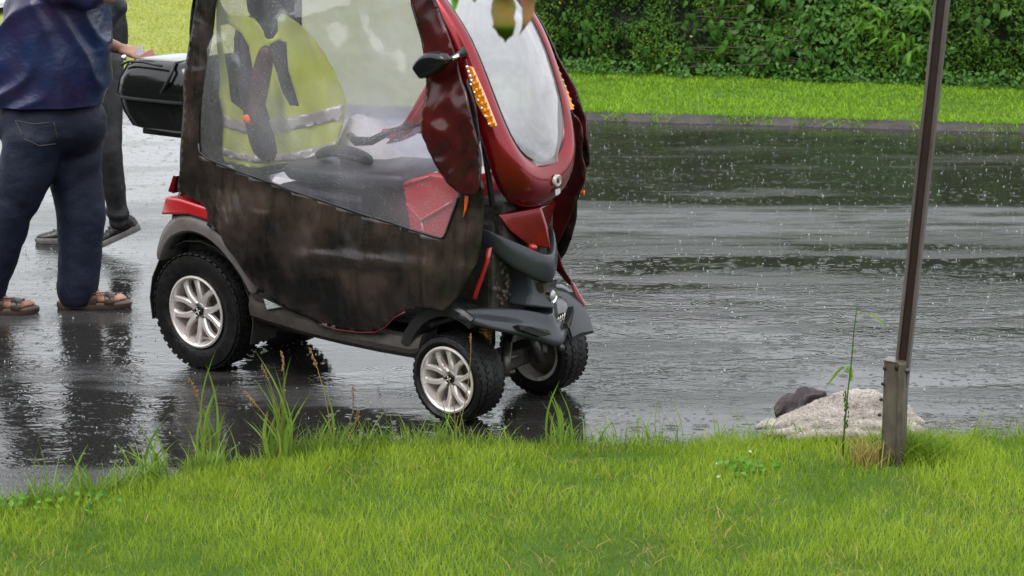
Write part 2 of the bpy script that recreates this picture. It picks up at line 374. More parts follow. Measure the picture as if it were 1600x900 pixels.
FLAP = M('black_vinyl_flap', (.006, .005, .005), .17, var=(.060, .005, .006), vs=4, rvar=.05, spec=.5)
DRED = M('dark_red_lining', (.09, .008, .012), .25, var=(.05, .006, .008), vs=10)
DPINK = M('pale_red_tag', (.55, .18, .2), .3)

def road_mat():
    m = bpy.data.materials.new('wet_asphalt'); m.use_nodes = True; nt = m.node_tree; b = nt.nodes['Principled BSDF']; L = nt.links
    tc = nt.nodes.new('ShaderNodeTexCoord'); src = tc.outputs['Object']
    def noise_(scale, detail=4, rough=.55, st=None, dist=0):
        n = nt.nodes.new('ShaderNodeTexNoise'); n.inputs['Scale'].default_value = scale; n.inputs['Detail'].default_value = detail; n.inputs['Roughness'].default_value = rough; n.inputs['Distortion'].default_value = dist
        if st:
            mp = nt.nodes.new('ShaderNodeMapping'); mp.inputs['Scale'].default_value = st; L.new(src, mp.inputs[0]); L.new(mp.outputs[0], n.inputs['Vector'])
        else: L.new(src, n.inputs['Vector'])
        return n.outputs[0]
    def mrange(s, a, b_, c, d, smooth=True):
        r = nt.nodes.new('ShaderNodeMapRange'); r.interpolation_type = 'SMOOTHSTEP' if smooth else 'LINEAR'
        for i, v in enumerate((a, b_, c, d)): r.inputs[i + 1].default_value = v
        L.new(s, r.inputs[0]); return r.outputs[0]
    def math_(op, a, b_=None):
        n = nt.nodes.new('ShaderNodeMath'); n.operation = op
        for i, v in enumerate((a, b_)):
            if v is None: continue
            if isinstance(v, (int, float)): n.inputs[i].default_value = v
            else: L.new(v, n.inputs[i])
        return n.outputs[0]
    agg = noise_(90, 3)
    cr = nt.nodes.new('ShaderNodeValToRGB'); cr.color_ramp.elements[0].color = (.008, .008, .0075, 1); cr.color_ramp.elements[1].color = (.034, .032, .028, 1)
    cr.color_ramp.elements[0].position = .35; cr.color_ramp.elements[1].position = .75
    L.new(agg, cr.inputs[0])
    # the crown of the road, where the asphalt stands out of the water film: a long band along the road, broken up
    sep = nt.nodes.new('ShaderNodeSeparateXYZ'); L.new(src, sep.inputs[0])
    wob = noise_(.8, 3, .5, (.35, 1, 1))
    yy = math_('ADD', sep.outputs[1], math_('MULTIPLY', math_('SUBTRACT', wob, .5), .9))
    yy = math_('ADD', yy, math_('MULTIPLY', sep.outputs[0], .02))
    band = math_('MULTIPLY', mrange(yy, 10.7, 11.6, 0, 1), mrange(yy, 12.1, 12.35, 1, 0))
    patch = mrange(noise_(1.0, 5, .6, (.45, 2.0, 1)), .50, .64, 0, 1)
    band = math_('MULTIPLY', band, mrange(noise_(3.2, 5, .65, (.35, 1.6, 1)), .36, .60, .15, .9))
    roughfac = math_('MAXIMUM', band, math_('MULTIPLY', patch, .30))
    lm = nt.nodes.new('ShaderNodeMixRGB'); lm.blend_type = 'ADD'; lm.inputs[2].default_value = (.080, .082, .085, 1); L.new(roughfac, lm.inputs[0]); L.new(cr.outputs[0], lm.inputs[1]); L.new(lm.outputs[0], b.inputs['Base Color'])  # paler base: less wet asphalt, with some sky reflection put into the colour
    ro = mrange(roughfac, 0, 1, .055, .36, False)
    L.new(ro, b.inputs['Roughness']); b.inputs['IOR'].default_value = 1.36
    b.inputs['Specular IOR Level'].default_value = .5
    # ripples of rain on standing water
    rip = noise_(11, 3, .6, (.75, 1.5, 1), .4)
    fine = noise_(46, 2, .6, (.8, 1.3, 1))
    speck = noise_(150, 2, .5)
    calm = mrange(noise_(.9, 2, .5, (.6, 1.3, 1)), .38, .64, .10, 1)
    h1 = math_('MULTIPLY', math_('ADD', math_('MULTIPLY', math_('MULTIPLY', rip, .0080), mrange(sep.outputs[1], 8.3, 10.5, 1, .45)), math_('MULTIPLY', fine, .0018)), calm)
    # rain rings
    def rings(scale, w):
        v = nt.nodes.new('ShaderNodeTexVoronoi'); v.inputs['Scale'].default_value = scale; L.new(src, v.inputs['Vector'])
        sc_ = nt.nodes.new('ShaderNodeSeparateColor'); L.new(v.outputs['Color'], sc_.inputs[0])
        ph = math_('SUBTRACT', math_('MULTIPLY', v.outputs['Distance'], 34), math_('MULTIPLY', sc_.outputs[0], 9))
        env = mrange(v.outputs['Distance'], .05, .45, 1, 0)
        on = mrange(sc_.outputs[1], .45, .5, 0, 1)
        return math_('MULTIPLY', math_('MULTIPLY', math_('MULTIPLY', math_('SINE', ph), env), on), w)
    h2 = math_('ADD', math_('ADD', rings(7, .0011), rings(12, .0008)), rings(27, .00035))
    h3 = math_('MULTIPLY', math_('MULTIPLY', speck, roughfac), .006)
    h = math_('ADD', math_('ADD', h1, h2), h3)
    bp = nt.nodes.new('ShaderNodeBump'); bp.inputs['Strength'].default_value = 1.0; bp.inputs['Distance'].default_value = 1.0
    L.new(h, bp.inputs['Height']); L.new(bp.outputs[0], b.inputs['Normal'])
    return m
ROAD = road_mat()

# ------------------------------------------------------------------ ground, road, verges
def grid_mesh(name, xs, ys, fn, mat):
    v = [fn(x, y) for y in ys for x in xs]; n = len(xs)
    f = [(j * n + i, j * n + i + 1, (j + 1) * n + i + 1, (j + 1) * n + i) for j in range(len(ys) - 1) for i in range(n - 1)]
    return obj(name, v, f, mat)
tag(obj('ground', [(-400, -400, -.06), (400, -400, -.06), (400, 400, -.06), (-400, 400, -.06)], [(0, 1, 2, 3)], LAWN, smooth=False), kind='structure')
EA, EB = Vector((.54, 16.11)), Vector((4.13, 15.38)); ED = (EB - EA).normalized(); EN = Vector((-ED.y, ED.x))
def far_pt(u, v): return EA + ED * u + EN * v       # along / behind the far road edge
fl, fr = far_pt(-70, .4), far_pt(70, .4)
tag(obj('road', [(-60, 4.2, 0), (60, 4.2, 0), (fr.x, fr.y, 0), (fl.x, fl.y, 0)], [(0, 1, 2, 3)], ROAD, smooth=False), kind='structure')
us = np.concatenate([np.linspace(-70, -9, 20), np.linspace(-8.8, 9, 180), np.linspace(9.4, 70, 20)])
prof = [(-.03, -.01), (.012, .025), (.045, .045), (.10, .058), (.35, .06), (1.2, .06), (4, .06), (90, .26)]
def edge_wob(u): return .05 * NZ(u * 2.2, 0, 3) + .03 * NZ(u * 9, 4, 1)
v = []
for u in us:
    for (q, z) in prof[:4]:
        p = far_pt(u, q + edge_wob(u) + (.02 * NZ(u * 14, q * 40, 2) if z > 0 else 0)); v.append((p.x, p.y, z + .015 * NZ(u * 8, q * 9, 7)))
f = [(i * 4 + j, i * 4 + j + 1, (i + 1) * 4 + j + 1, (i + 1) * 4 + j) for i in range(len(us) - 1) for j in range(3)]
tag(obj('verge_edge', v, f, SOIL), kind='structure')
def verge(name, u0, u1, mat):
    uu = [u for u in us if u0 <= u <= u1]; v = []
    for u in uu:
        for (q, z) in prof[3:]:
            p = far_pt(u, q + (edge_wob(u) if q < 1 else 0)); v.append((p.x, p.y, z - .002 + .015 * NZ(u * 8, q * 9, 7) * (q < 1)))
    n = len(prof) - 3
    f = [(i * n + j, i * n + j + 1, (i + 1) * n + j + 1, (i + 1) * n + j) for i in range(len(uu) - 1) for j in range(n - 1)]
    return tag(obj(name, v, f, mat), kind='structure')
verge('verge', -1.5, 70, LAWN); verge('lawn', -70, -1.4, LAWND)
# side road crossing far left
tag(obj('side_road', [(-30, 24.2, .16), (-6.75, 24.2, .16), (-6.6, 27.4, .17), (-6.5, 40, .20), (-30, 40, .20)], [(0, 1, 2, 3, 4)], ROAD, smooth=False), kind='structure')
tag(obj('road_line', [(-30, 25.9, .20), (-6.8, 25.9, .20), (-6.8, 26.05, .20), (-30, 26.05, .20)], [(0, 1, 2, 3)], WHITEP, smooth=False), kind='structure')

EDGE_PX = [(-330, 880), (-160, 835), (0, 800), (100, 788), (200, 764), (300, 742), (450, 716), (600, 701), (800, 694), (1200, 690), (1600, 683), (1900, 680)]
EDGE = [G(*p) for p in EDGE_PX]; EDGE = [Vector((-5, 5.0, 0))] + EDGE + [Vector((6, 7.6, 0))]
ex = [p.x for p in EDGE]; ey = [p.y for p in EDGE]
def edge_y(x): return float(np.interp(x, ex, ey)) + .03 * NZ(x * 3, 1, 5)
bx = np.linspace(-4.6, 5.2, 160)
tv = [1.0, .985, .95, .85, .7, .5, .3, 0]; tz = [-.03, .005, .02, .03, .035, .04, .045, .05]
def bank_z(x, y):
    e = edge_y(x); t = (y - 3.0) / (e - 3.0); return float(np.interp(t, tv[::-1], tz[::-1]))
v = [(x, 3.0 + (edge_y(x) - 3.0) * t, z + .008 * NZ(x * 6, t * 30, 2) * (t < .98)) for x in bx for t, z in zip(tv, tz)]
n = len(tv); f = [(i * n + j, i * n + j + 1, (i + 1) * n + j + 1, (i + 1) * n + j) for i in range(len(bx) - 1) for j in range(n - 1)]
tag(obj('grass_bank', v, f, LAWN), kind='structure')

def blades(name, P, H, wid, mat, lean=.5, segs=3, kind='stuff', parent=None, tone=None, az=None):
    """many thin bent blades in one mesh, numpy-built; rnd attribute = tone of each blade"""
    N = len(P); P = np.asarray(P, float); H = np.asarray(H, float)
    a = np.random.rand(N) * 2 * np.pi if az is None else az
    ln = lean * (.25 + np.random.rand(N)) * H
    face = np.random.rand(N) * 2 * np.pi
    d = np.stack([np.cos(a), np.sin(a), np.zeros(N)], 1); s = np.stack([np.cos(face), np.sin(face), np.zeros(N)], 1)
    w = wid * (.6 + .8 * np.random.rand(N))
    rows = []
    for k in range(segs):
        t = k / segs
        c = P + d * (ln * t ** 1.8)[:, None] + np.array([0, 0, 1]) * (H * (t - .12 * t * t * lean))[:, None]
        ww = (w * (1 - t * .75) * .5)[:, None]
        rows += [c - s * ww, c + s * ww]
    c = P + d * ln[:, None] + np.array([0, 0, 1]) * (H * (1 - .12 * lean))[:, None]
    rows.append(c); K = len(rows)
    V = np.stack(rows, 1).reshape(-1, 3)
    base = np.arange(N)[:, None] * K
    tri = []
    for k in range(segs - 1):
        q = 2 * k
        tri += [[q, q + 1, q + 3], [q, q + 3, q + 2]]
    q = 2 * (segs - 1); tri.append([q, q + 1, q + 2])
    tri = np.array(tri); F = (base[:, :, None] + tri[None]).reshape(-1, 3)
    me = tri_mesh(name, V, F)
    tone = np.random.rand(N) if tone is None else tone
    at = me.attributes.new('rnd', 'FLOAT', 'POINT'); at.data.foreach_set('value', np.repeat(tone, K).astype(np.float32))
    o = link(name, me, mat, parent, smooth=True)
    if kind: o['kind'] = kind
    return o
def tri_mesh(name, V, F):
    me = bpy.data.meshes.new(name); n = len(F)
    me.vertices.add(len(V)); me.vertices.foreach_set('co', np.ascontiguousarray(V, np.float32).ravel())
    me.loops.add(n * 3); me.loops.foreach_set('vertex_index', np.ascontiguousarray(F, np.int32).ravel())
    me.polygons.add(n); me.polygons.foreach_set('loop_start', np.arange(0, n * 3, 3, dtype=np.int32))
    me.polygons.foreach_set('loop_total', np.full(n, 3, np.int32)); me.update(calc_edges=True); return me
def npnoise(x, y, s, seed):
    return np.array([noise.noise(Vector((a * s, b * s, seed))) for a, b in zip(x, y)])

POLE_B = Vector((1.403, 6.85)); BL_C = Vector((1.30, 7.27))
# near bank grass
N = 190000
x = np.random.uniform(-3.3, 3.4, N); e_ = np.array([edge_y(a) for a in np.linspace(-3.4, 3.5, 400)]); ee = np.interp(x, np.linspace(-3.4, 3.5, 400), e_)
y = ee - .0 - (np.random.rand(N) ** 1.15) * 2.6
keep = (y > 4.9) & ~((np.abs(x - 1.395) < .045) & (y > 6.75) & (y < 6.88)) & ~((np.abs(x - 1.30) / .30) ** 2 + (np.abs(y - 7.36) / .15) ** 2 < 1)
x, y, ee = x[keep], y[keep], ee[keep]
n1 = npnoise(x, y, 1.6, 1.0); n2 = npnoise(x, y, 6, 4.0)
z = np.array([bank_z(a, b) for a, b in zip(x, y)])
nearedge = np.exp(-((ee - y) / .10))
hh = (.042 + .018 * n1 + .016 * n2) * (.5 + .9 * np.random.rand(len(x))) + .06 * nearedge * np.random.rand(len(x)) ** 2.5
hh = np.clip(hh, .016, None)
tone = np.clip(.42 + .55 * n1 + .45 * n2 + .6 * (np.random.rand(len(x)) - .5), 0, .98)
tag(blades('bank_grass', np.stack([x, y, z - .004], 1), hh, .0031, GRASS, lean=.62, tone=tone), 'bright green mown grass on the near bank', 'grass')
# dead straw between the blades
N = 9000; x = np.random.uniform(-3, 3.2, N); y = np.array([edge_y(a) for a in x]) - .1 - np.random.rand(N) * 1.9
k_ = npnoise(x, y, 2.3, 9) + .5 * npnoise(x, y, 7, 2) > .08; x, y = x[k_], y[k_]
z = np.array([bank_z(a, b) for a, b in zip(x, y)])
tag(blades('dry_straw', np.stack([x, y, z], 1), np.random.uniform(.02, .045, len(x)), .0035, DRY, lean=1.6), 'yellowed dead blades scattered through the near bank', 'straw')
# far verge and left lawn
def far_grass(name, u0, u1, v0, v1, N, h, w, mat, lab):
    u = np.random.uniform(u0, u1, N); q = v0 + (v1 - v0) * np.random.rand(N)
    X = EA.x + ED.x * u + EN.x * q; Y = EA.y + ED.y * u + EN.y * q
    n1 = npnoise(u, q, 1.1, 3); n2 = npnoise(u, q, 5, 8)
    hh = np.clip((h + h * .5 * n1 + h * .4 * n2) * (.6 + .8 * np.random.rand(N)), .012, None)
    tone = np.clip(.45 + .3 * n1 + .3 * n2 + .3 * (np.random.rand(N) - .5), 0, .98)
    zz = .054 + np.where(q > 4, (q - 4) * .00233, 0)
    return tag(blades(name, np.stack([X, Y, zz], 1), hh, w, mat, lean=1.0, segs=2, tone=tone), lab, 'grass')
far_grass('verge_grass', -1.2, 8.0, .07, 3.2, 70000, .035, .009, GRASSF, 'bright green grass strip between the far road edge and the hedge')
far_grass('lawn_grass', -8.5, -.8, .07, 12.5, 70000, .026, .013, GRASSL, 'yellowish open lawn beyond the road on the left')
u = np.random.uniform(-.6, 7.5, 2200); k_ = npnoise(u, u * 0, 2.5, 2) > -.05; u = u[k_]; q = np.random.uniform(-.06, .10, len(u))
tag(blades('edge_tufts', np.stack([EA.x + ED.x * u + EN.x * q, EA.y + ED.y * u + EN.y * q, .01 + .045 * np.clip(q / .1, 0, 1)], 1), np.random.uniform(.03, .075, len(u)), .008, GRASSF, lean=1.7), 'grass tufts hanging over the far road edge', 'grass')

# leaves in bulk: each leaf a folded 4-vertex diamond
def leaf_cloud(name, P, Nrm, L, wid, mat, parent=None, droop=.5, tone=None, kind='stuff'):
    N = len(P); P = np.asarray(P); L = np.asarray(L)
    a = np.random.randn(N, 3); a[:, 2] -= droop * 1.5; t = a - Nrm * (a * Nrm).sum(1)[:, None] * .6
    t /= np.linalg.norm(t, axis=1)[:, None]
    s = np.cross(t, Nrm + .5 * np.random.randn(N, 3)); s /= np.linalg.norm(s, axis=1)[:, None]
    nn = np.cross(s, t)
    mid = P + t * (L * .45)[:, None]
    V = np.stack([P, mid - s * (L * wid * .5)[:, None] + nn * (L * .06)[:, None], P + t * L[:, None] - nn * (L * .10)[:, None], mid + s * (L * wid * .5)[:, None] + nn * (L * .06)[:, None]], 1).reshape(-1, 3)
    b = np.arange(N)[:, None] * 4
    F = (b[:, :, None] + np.array([[0, 1, 2], [0, 2, 3]])[None]).reshape(-1, 3)
    me = tri_mesh(name, V, F); tone = np.random.rand(N) if tone is None else tone
    at = me.attributes.new('rnd', 'FLOAT', 'POINT'); at.data.foreach_set('value', np.repeat(tone, 4).astype(np.float32))
    o = link(name, me, mat, parent, smooth=False)
    if kind: o['kind'] = kind
    return o

# ------------------------------------------------------------------ the hedge
HA, HB = Vector((.63, 18.95)), Vector((4.72, 17.73)); HD = (HB - HA).normalized(); HN = Vector((HD.y, -HD.x))   # HN towards the road
if HN.y > 0: HN = -HN
HTOP = 2.1
def hedge_pt(u, z, out=0):
    bul = .16 * FB(u, z, 1, .9, 4) + .05 * NZ(u, z, 6, 5) - .10 * max(0, .35 - z) / .35 - .05 * (z / HTOP)
    p = HA + HD * u + HN * (bul + out); return Vector((p.x, p.y, z + .08))
hedge = empty('hedge', (HA.x, HA.y, .08)); tag(hedge, 'tall clipped dark green conifer hedge standing behind the far grass strip', 'hedge')
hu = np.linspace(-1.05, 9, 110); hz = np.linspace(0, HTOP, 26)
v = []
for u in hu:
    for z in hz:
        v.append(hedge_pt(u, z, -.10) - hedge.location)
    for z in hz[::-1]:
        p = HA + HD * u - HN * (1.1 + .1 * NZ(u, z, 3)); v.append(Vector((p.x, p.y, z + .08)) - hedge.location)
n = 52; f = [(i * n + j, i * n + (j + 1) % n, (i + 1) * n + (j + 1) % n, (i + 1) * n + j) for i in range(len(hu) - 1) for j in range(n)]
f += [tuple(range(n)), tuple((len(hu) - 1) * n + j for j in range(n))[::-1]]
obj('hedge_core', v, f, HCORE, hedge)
N = 120000
u = np.random.uniform(-1.1, 8.5, N); z = np.random.rand(N) ** 1.35 * (HTOP + .1)
cl = npnoise(u, z, 4.5, 1.5); cl2 = npnoise(u, z, 12, 7)
k_ = (cl + cl2 * .7) > -.55 + .5 * np.random.rand(N) - .25; u, z, cl, cl2 = u[k_], z[k_], cl[k_], cl2[k_]
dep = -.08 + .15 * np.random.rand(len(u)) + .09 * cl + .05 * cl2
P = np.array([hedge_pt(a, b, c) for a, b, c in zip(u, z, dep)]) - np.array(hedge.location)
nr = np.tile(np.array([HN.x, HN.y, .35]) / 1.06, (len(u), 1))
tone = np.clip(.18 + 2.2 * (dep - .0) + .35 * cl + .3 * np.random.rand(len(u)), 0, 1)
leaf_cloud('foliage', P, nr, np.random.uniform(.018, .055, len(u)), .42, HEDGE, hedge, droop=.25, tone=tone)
# ends and top
N = 16000; u = np.random.uniform(-1.1, 8.5, N); w_ = np.random.uniform(-1.1, .1, N)
P = np.array([(HA + HD * a + HN * b).to_3d() + Vector((0, 0, HTOP + .08 + .06 * random.random())) for a, b in zip(u, w_)]) - np.array(hedge.location)
leaf_cloud('top_foliage', P, np.tile([0, 0, 1.0], (N, 1)), np.random.uniform(.03, .07, N), .5, HEDGE, hedge, droop=-.2)
N = 9000; zz = np.random.rand(N) * (HTOP + .1); w_ = np.random.uniform(-1.15, .1, N)
P = np.array([(HA + HD * (-1.1 - .1 * random.random()) + HN * b).to_3d() + Vector((0, 0, c + .08)) for b, c in zip(w_, zz)]) - np.array(hedge.location)
leaf_cloud('end_foliage', P, np.tile([-HD.x, -HD.y, .2], (N, 1)), np.random.uniform(.025, .06, N), .5, HEDGE, hedge, droop=.2)
# dead sprays
N = 60; u = np.random.uniform(-.5, 6, N); z = np.random.rand(N) * 1.0
P = np.array([hedge_pt(a, b, .07) for a, b in zip(u, z)]) - np.array(hedge.location)
leaf_cloud('dead_spray', P, np.tile([HN.x, HN.y, .3], (N, 1)), np.random.uniform(.02, .04, N), .6, DRY, hedge)

def leaf_mesh(name, wid=.55, teeth=0, heart=False, seg=5, fold=.12, bend=.25):
    v, f = [], []
    for i in range(seg + 1):
        t = i / seg
        w = wid * .5 * math.sin(math.pi * min(1, t * .96 + (.12 if heart else .04)) ** (.75 if heart else .85)) * (1 - .15 * t)
        if i == seg: w = 0.004
        if teeth and 0 < i < seg: w *= (1.12 if i % 2 else .88)
        z = -bend * t * t
        v += [(-w, t, z + fold * w * 2), (0, t, z), (w, t, z + fold * w * 2)]
    for i in range(seg):
        a = i * 3
        f += [(a, a + 1, a + 4, a + 3), (a + 1, a + 2, a + 5, a + 4)]
    me = bpy.data.meshes.new(name); me.from_pydata(v, [], f); me.update()
    at = me.attributes.new('rnd', 'FLOAT', 'POINT'); at.data.foreach_set('value', [.2 + .06 * (i % 3 == 1) for i in range(len(v))])
    return me
def put_leaf(me, name, p, nrm, down, L, parent, mat):
    if not me.materials: me.materials.append(mat)
    o = bpy.data.objects.new(name, me); COL.objects.link(o); o.parent = parent
    t = Vector(down).normalized(); n_ = Vector(nrm).normalized(); n_ = (n_ - t * n_.dot(t)).normalized(); s = t.cross(n_)
    R = Matrix((s, t, n_)).transposed().to_4x4()
    o.matrix_local = Matrix.Translation(p) @ R @ Matrix.Scale(L, 4)
    return o
vl = [leaf_mesh('vine_leaf_a', .66, heart=True), leaf_mesh('vine_leaf_b', .58, heart=True, bend=.4)]
for m_ in vl: m_.polygons.foreach_set('use_smooth', [True] * len(m_.polygons))
vine = empty('climbing_vine', hedge.location); tag(vine, 'climbing vine with broad heart shaped leaves spread over the dark hedge', 'vine')
def hedge_uz(px, py):
    """where a sight line meets the hedge face"""
    d = ray(px, py); c = Vector((0, 0, CAMZ)); nn = HN.to_3d(); a = HA.to_3d()
    t = (a - c).dot(nn) / d.dot(nn); p = c + d * t; q = Vector((p.x, p.y)) - HA
    return q.dot(HD), p.z - .08
zones = [(1150, 30, 95, 60, 75), (1090, 90, 60, 45, 26), (1240, 70, 75, 80, 75), (1300, 120, 70, 40, 34), (915, 45, 40, 40, 26), (1030, 115, 50, 20, 12), (1180, 120, 70, 28, 22), (1540, 25, 50, 40, 16)]
stems = bmesh.new()
for (cx, cy, rx, ry, n_) in zones:
    pts = []
    for k in range(n_):
        a, b = random.gauss(cx, rx * .55), random.gauss(cy, ry * .55)
        u_, z_ = hedge_uz(a, b)
        if z_ < .06: continue
        p = hedge_pt(u_, z_, .10 + .05 * random.random()) - hedge.location; pts.append(p)
        nr_ = HN.to_3d() + Vector((random.gauss(0, .35), random.gauss(0, .25), .55 + random.gauss(0, .3)))
        dn = Vector((random.gauss(0, .55), random.gauss(0, .3), -1 + random.gauss(0, .35)))
        put_leaf(random.choice(vl), 'leaf', p, nr_, dn, random.uniform(.065, .115), vine, VINE)
    pts.sort(key=lambda q: q.z)
    for k in range(0, len(pts) - 3, 3): a_tube(stems, [pts[k] - HN.to_3d() * .03, (pts[k] + pts[k + 3]) / 2 - HN.to_3d() * .02, pts[k + 3] - HN.to_3d() * .03], .004, 5)
finish('stem', stems, BARK, vine)['kind'] = 'stuff'
N = 3500; u = np.random.uniform(1.6, 3.6, N); z = np.random.rand(N) * HTOP; k_ = npnoise(u, z, 1.8, 12) > -.02; u, z = u[k_], z[k_]
P = np.array([hedge_pt(a, b, .08) for a, b in zip(u, z)]) - np.array(hedge.location)
leaf_cloud('small_foliage', P, np.tile([HN.x, HN.y, .5], (len(u), 1)), np.random.uniform(.05, .09, len(u)), .6, VINE, vine, droop=.6, tone=np.random.rand(len(u)) * .5)
# bright sprout with pointed leaflets
spr = empty('shrub_sprout', hedge.location); tag(spr, 'bright green sprout with narrow pointed leaflets pushing out of the hedge beside the leaning post', 'shrub')
sl = [leaf_mesh('sprout_leaflet', .34, seg=5, bend=.3), leaf_mesh('sprout_leaflet_b', .28, seg=5, bend=.5)]
for (bx_, by_, tx_, ty_) in [(1440, 60, 1330, 30), (1440, 40, 1420, 5), (1440, 50, 1395, 75), (1400, 20, 1340, 45), (1445, 70, 1420, 85), (1380, 30, 1360, 5), (1450, 20, 1442, 8), (1430, 70, 1375, 60)]:
    u0_, z0_ = hedge_uz(bx_, by_); u1_, z1_ = hedge_uz(tx_, ty_)
    a = hedge_pt(u0_, z0_, .05) - hedge.location; b = hedge_pt(u1_, z1_, .24) - hedge.location
    stems = bmesh.new(); a_tube(stems, [a, a.lerp(b, .5) + Vector((0, 0, .03)), b], [.005, .004, .002], 5); finish('stem', stems, SPROUT, spr)
    for k in range(5):
        c = a.lerp(b, .25 + .75 * k / 4) + Vector((0, 0, .02)); ax_ = (b - a).normalized()
        for s_ in (-1, 1):
            if k == 4 and s_ == 1: continue
            dn = ax_ * .7 + Vector((0, 0, -.6)) + Vector((HN.y, -HN.x, 0)) * s_ * (.6 if k < 4 else 0) + Vector((random.gauss(0, .2), random.gauss(0, .2), random.gauss(0, .25)))
            put_leaf(random.choice(sl), 'leaflet', c, HN.to_3d() + Vector((0, 0, .9)), dn, random.uniform(.085, .125), spr, SPROUT)
# low weeds along the hedge foot
N = 2600; u = np.random.uniform(-.8, 7, N); k_ = npnoise(u, u * 0, 3, 5) > -.15; u = u[k_]; q = np.random.uniform(.02, .22, len(u))
P = np.array([(HA + HD * a + HN * b).to_3d() + Vector((0, 0, .09 + random.random() ** 2 * .13)) for a, b in zip(u, q)])
tag(leaf_cloud('hedge_foot_weeds', P, np.tile([HN.x, HN.y, 1.0], (len(u), 1)) / 1.4, np.random.uniform(.025, .055, len(u)), .7, VINE, droop=-.1, tone=np.random.rand(len(u))), 'low leafy weeds along the foot of the hedge', 'weeds')

# ------------------------------------------------------------------ the scooter
scoot = empty('mobility_scooter', SO, SH)
tag(scoot, 'dark red covered mobility scooter with fogged plastic windows standing on the wet road', 'mobility scooter')
CW = .645                      # far wheel line

# ---- wheels
def wheel_parts(R, rim_r, w, knobs):
    prof = [(rim_r - .012, .0), (rim_r + .004, .004), (rim_r + .012, -.006), (rim_r + (R - rim_r) * .45, -.017), (R * .955, -.010), (R * .985, .012), (R - .004, w * .28), (R, w * .5),
            (R - .004, w * .72), (R * .985, w - .012), (R * .955, w + .010), (rim_r + (R - rim_r) * .45, w + .017), (rim_r + .012, w + .006), (rim_r - .012, w)]
    bm = bmesh.new(); a_lathe(bm, prof, seg=72)
    nb = 44 if knobs else 40
    for k in range(nb):
        for row in range(4):
            t = 2 * math.pi * (k + (.5 if row % 2 else 0)) / nb
            yb = [w * .05, w * .33, w * .66, w * .95][row]; ln = R * 2 * math.pi / nb * (.62 if row in (0, 3) else .7)
            hgt = (.0036 if knobs else .0008); rr = R + hgt * .2 - (.008 if row in (0, 3) else 0)
            rot = Matrix.Rotation(-t + math.pi / 2, 3, 'Y') @ Matrix.Rotation((.35 if row in (1, 2) else (.5 if row == 3 else -.5) * 0), 3, 'Z')
            if row in (0, 3): rot = rot @ Matrix.Rotation((-.45 if row == 0 else .45), 3, 'X')
            a_box(bm, Vector((rr * math.cos(t), yb, rr * math.sin(t))), (ln, w * (.22 if row in (0, 3) else .24), hgt * 1.6), rot)
    tyre = finish('tyre', bm, RUBBER, auto=40).data
    bm = bmesh.new()
    a_lathe(bm, [(rim_r, -.002), (rim_r + .002, -.010), (rim_r - .006, -.013), (rim_r - .012, -.008), (rim_r - .018, .012), (rim_r - .030, w * .55), (rim_r - .028, w * .95), (rim_r, w * .99), (rim_r + .004, w * .8)], seg=64)
    hub = rim_r * .24
    a_lathe(bm, [(0, .020), (hub * .55, .018), (hub, .010), (hub * 1.12, .020), (hub * 1.1, .055), (0, .06)], seg=40)
    # five V-pairs of curved spokes
    for s in range(5):
        for d in (-1, 1):
            rings = []
            for k in range(9):
                q = k / 8; r_ = hub * .92 + (rim_r - .013 - hub * .92) * q
                ang = 2 * math.pi * s / 5 + math.pi / 2 + d * math.radians(10 + 13.5 * q ** 1.5)
                hw = (.17 * rim_r) * (.72 - .42 * q + .55 * q ** 5) * .9
                c = Vector((math.cos(ang), 0, math.sin(ang))); n_ = Vector((-math.sin(ang), 0, math.cos(ang)))
                yb = .012 - .012 * math.sin(q * math.pi) * .4 - .012 * q
                th = .026
                rings.append([c * r_ + n_ * hw + Vector((0, yb + .008, 0)), c * r_ + n_ * hw * .6 + Vector((0, yb, 0)), c * r_ - n_ * hw * .6 + Vector((0, yb, 0)), c * r_ - n_ * hw + Vector((0, yb + .008, 0)),
                              c * r_ - n_ * hw * .9 + Vector((0, yb + th, 0)), c * r_ + n_ * hw * .9 + Vector((0, yb + th, 0))])
            a_loft(bm, rings)
    rim = finish('rim', bm, ALLOY, auto=32).data
    bm = bmesh.new(); a_lathe(bm, [(0, .004), (hub * .5, .005), (hub * .56, .012), (hub * .56, .03)], seg=28)
    cap = finish('centre_cap', bm, BLACKG, auto=40).data
    bm = bmesh.new()
    for k in range(5):
        t = 2 * math.pi * k / 5 + math.pi / 2 + .63
        a_lathe(bm, [(0, .006), (.006 * rim_r / .16, .006), (.007 * rim_r / .16, .02)], c=(hub * .82 * math.cos(t), 0, hub * .82 * math.sin(t)), seg=8)
    nuts = finish('wheel_nut', bm, STEEL).data
    bm = bmesh.new()    # plain four-stroke emblem on the cap
    for k in range(4):
        t = math.pi / 4 + k * math.pi / 2; a_box(bm, Vector((hub * .22 * math.cos(t), .0035, hub * .22 * math.sin(t))), (hub * .34, .003, hub * .12), Matrix.Rotation(-t, 3, 'Y'))
    emb = finish('emblem', bm, GLINT).data
    bm = bmesh.new(); a_lathe(bm, [(.02, .055), (rim_r * .80, .055), (rim_r * .80, .066), (.02, .066)], seg=40)
    disc = finish('brake_disc', bm, ALLOYD, auto=40).data
    for nm in ('tyre', 'rim', 'centre_cap', 'wheel_nut', 'emblem', 'brake_disc'):
        bpy.data.objects.remove(bpy.data.objects[nm])
    return [('tyre', tyre), ('rim', rim), ('centre_cap', cap), ('wheel_nut', nuts), ('emblem', emb), ('brake_disc', disc)]
def wheel(parts, s, o, z, rz, label=None, flip=False):
    e = empty('wheel', (s, o, z), rz + (math.pi if flip else 0), scoot)
    if label: e['label'] = label
    for nm, me in parts:
        q = bpy.data.objects.new(nm, me); COL.objects.link(q); q.parent = e
        q.rotation_euler = (0, .35, 0)
    return e
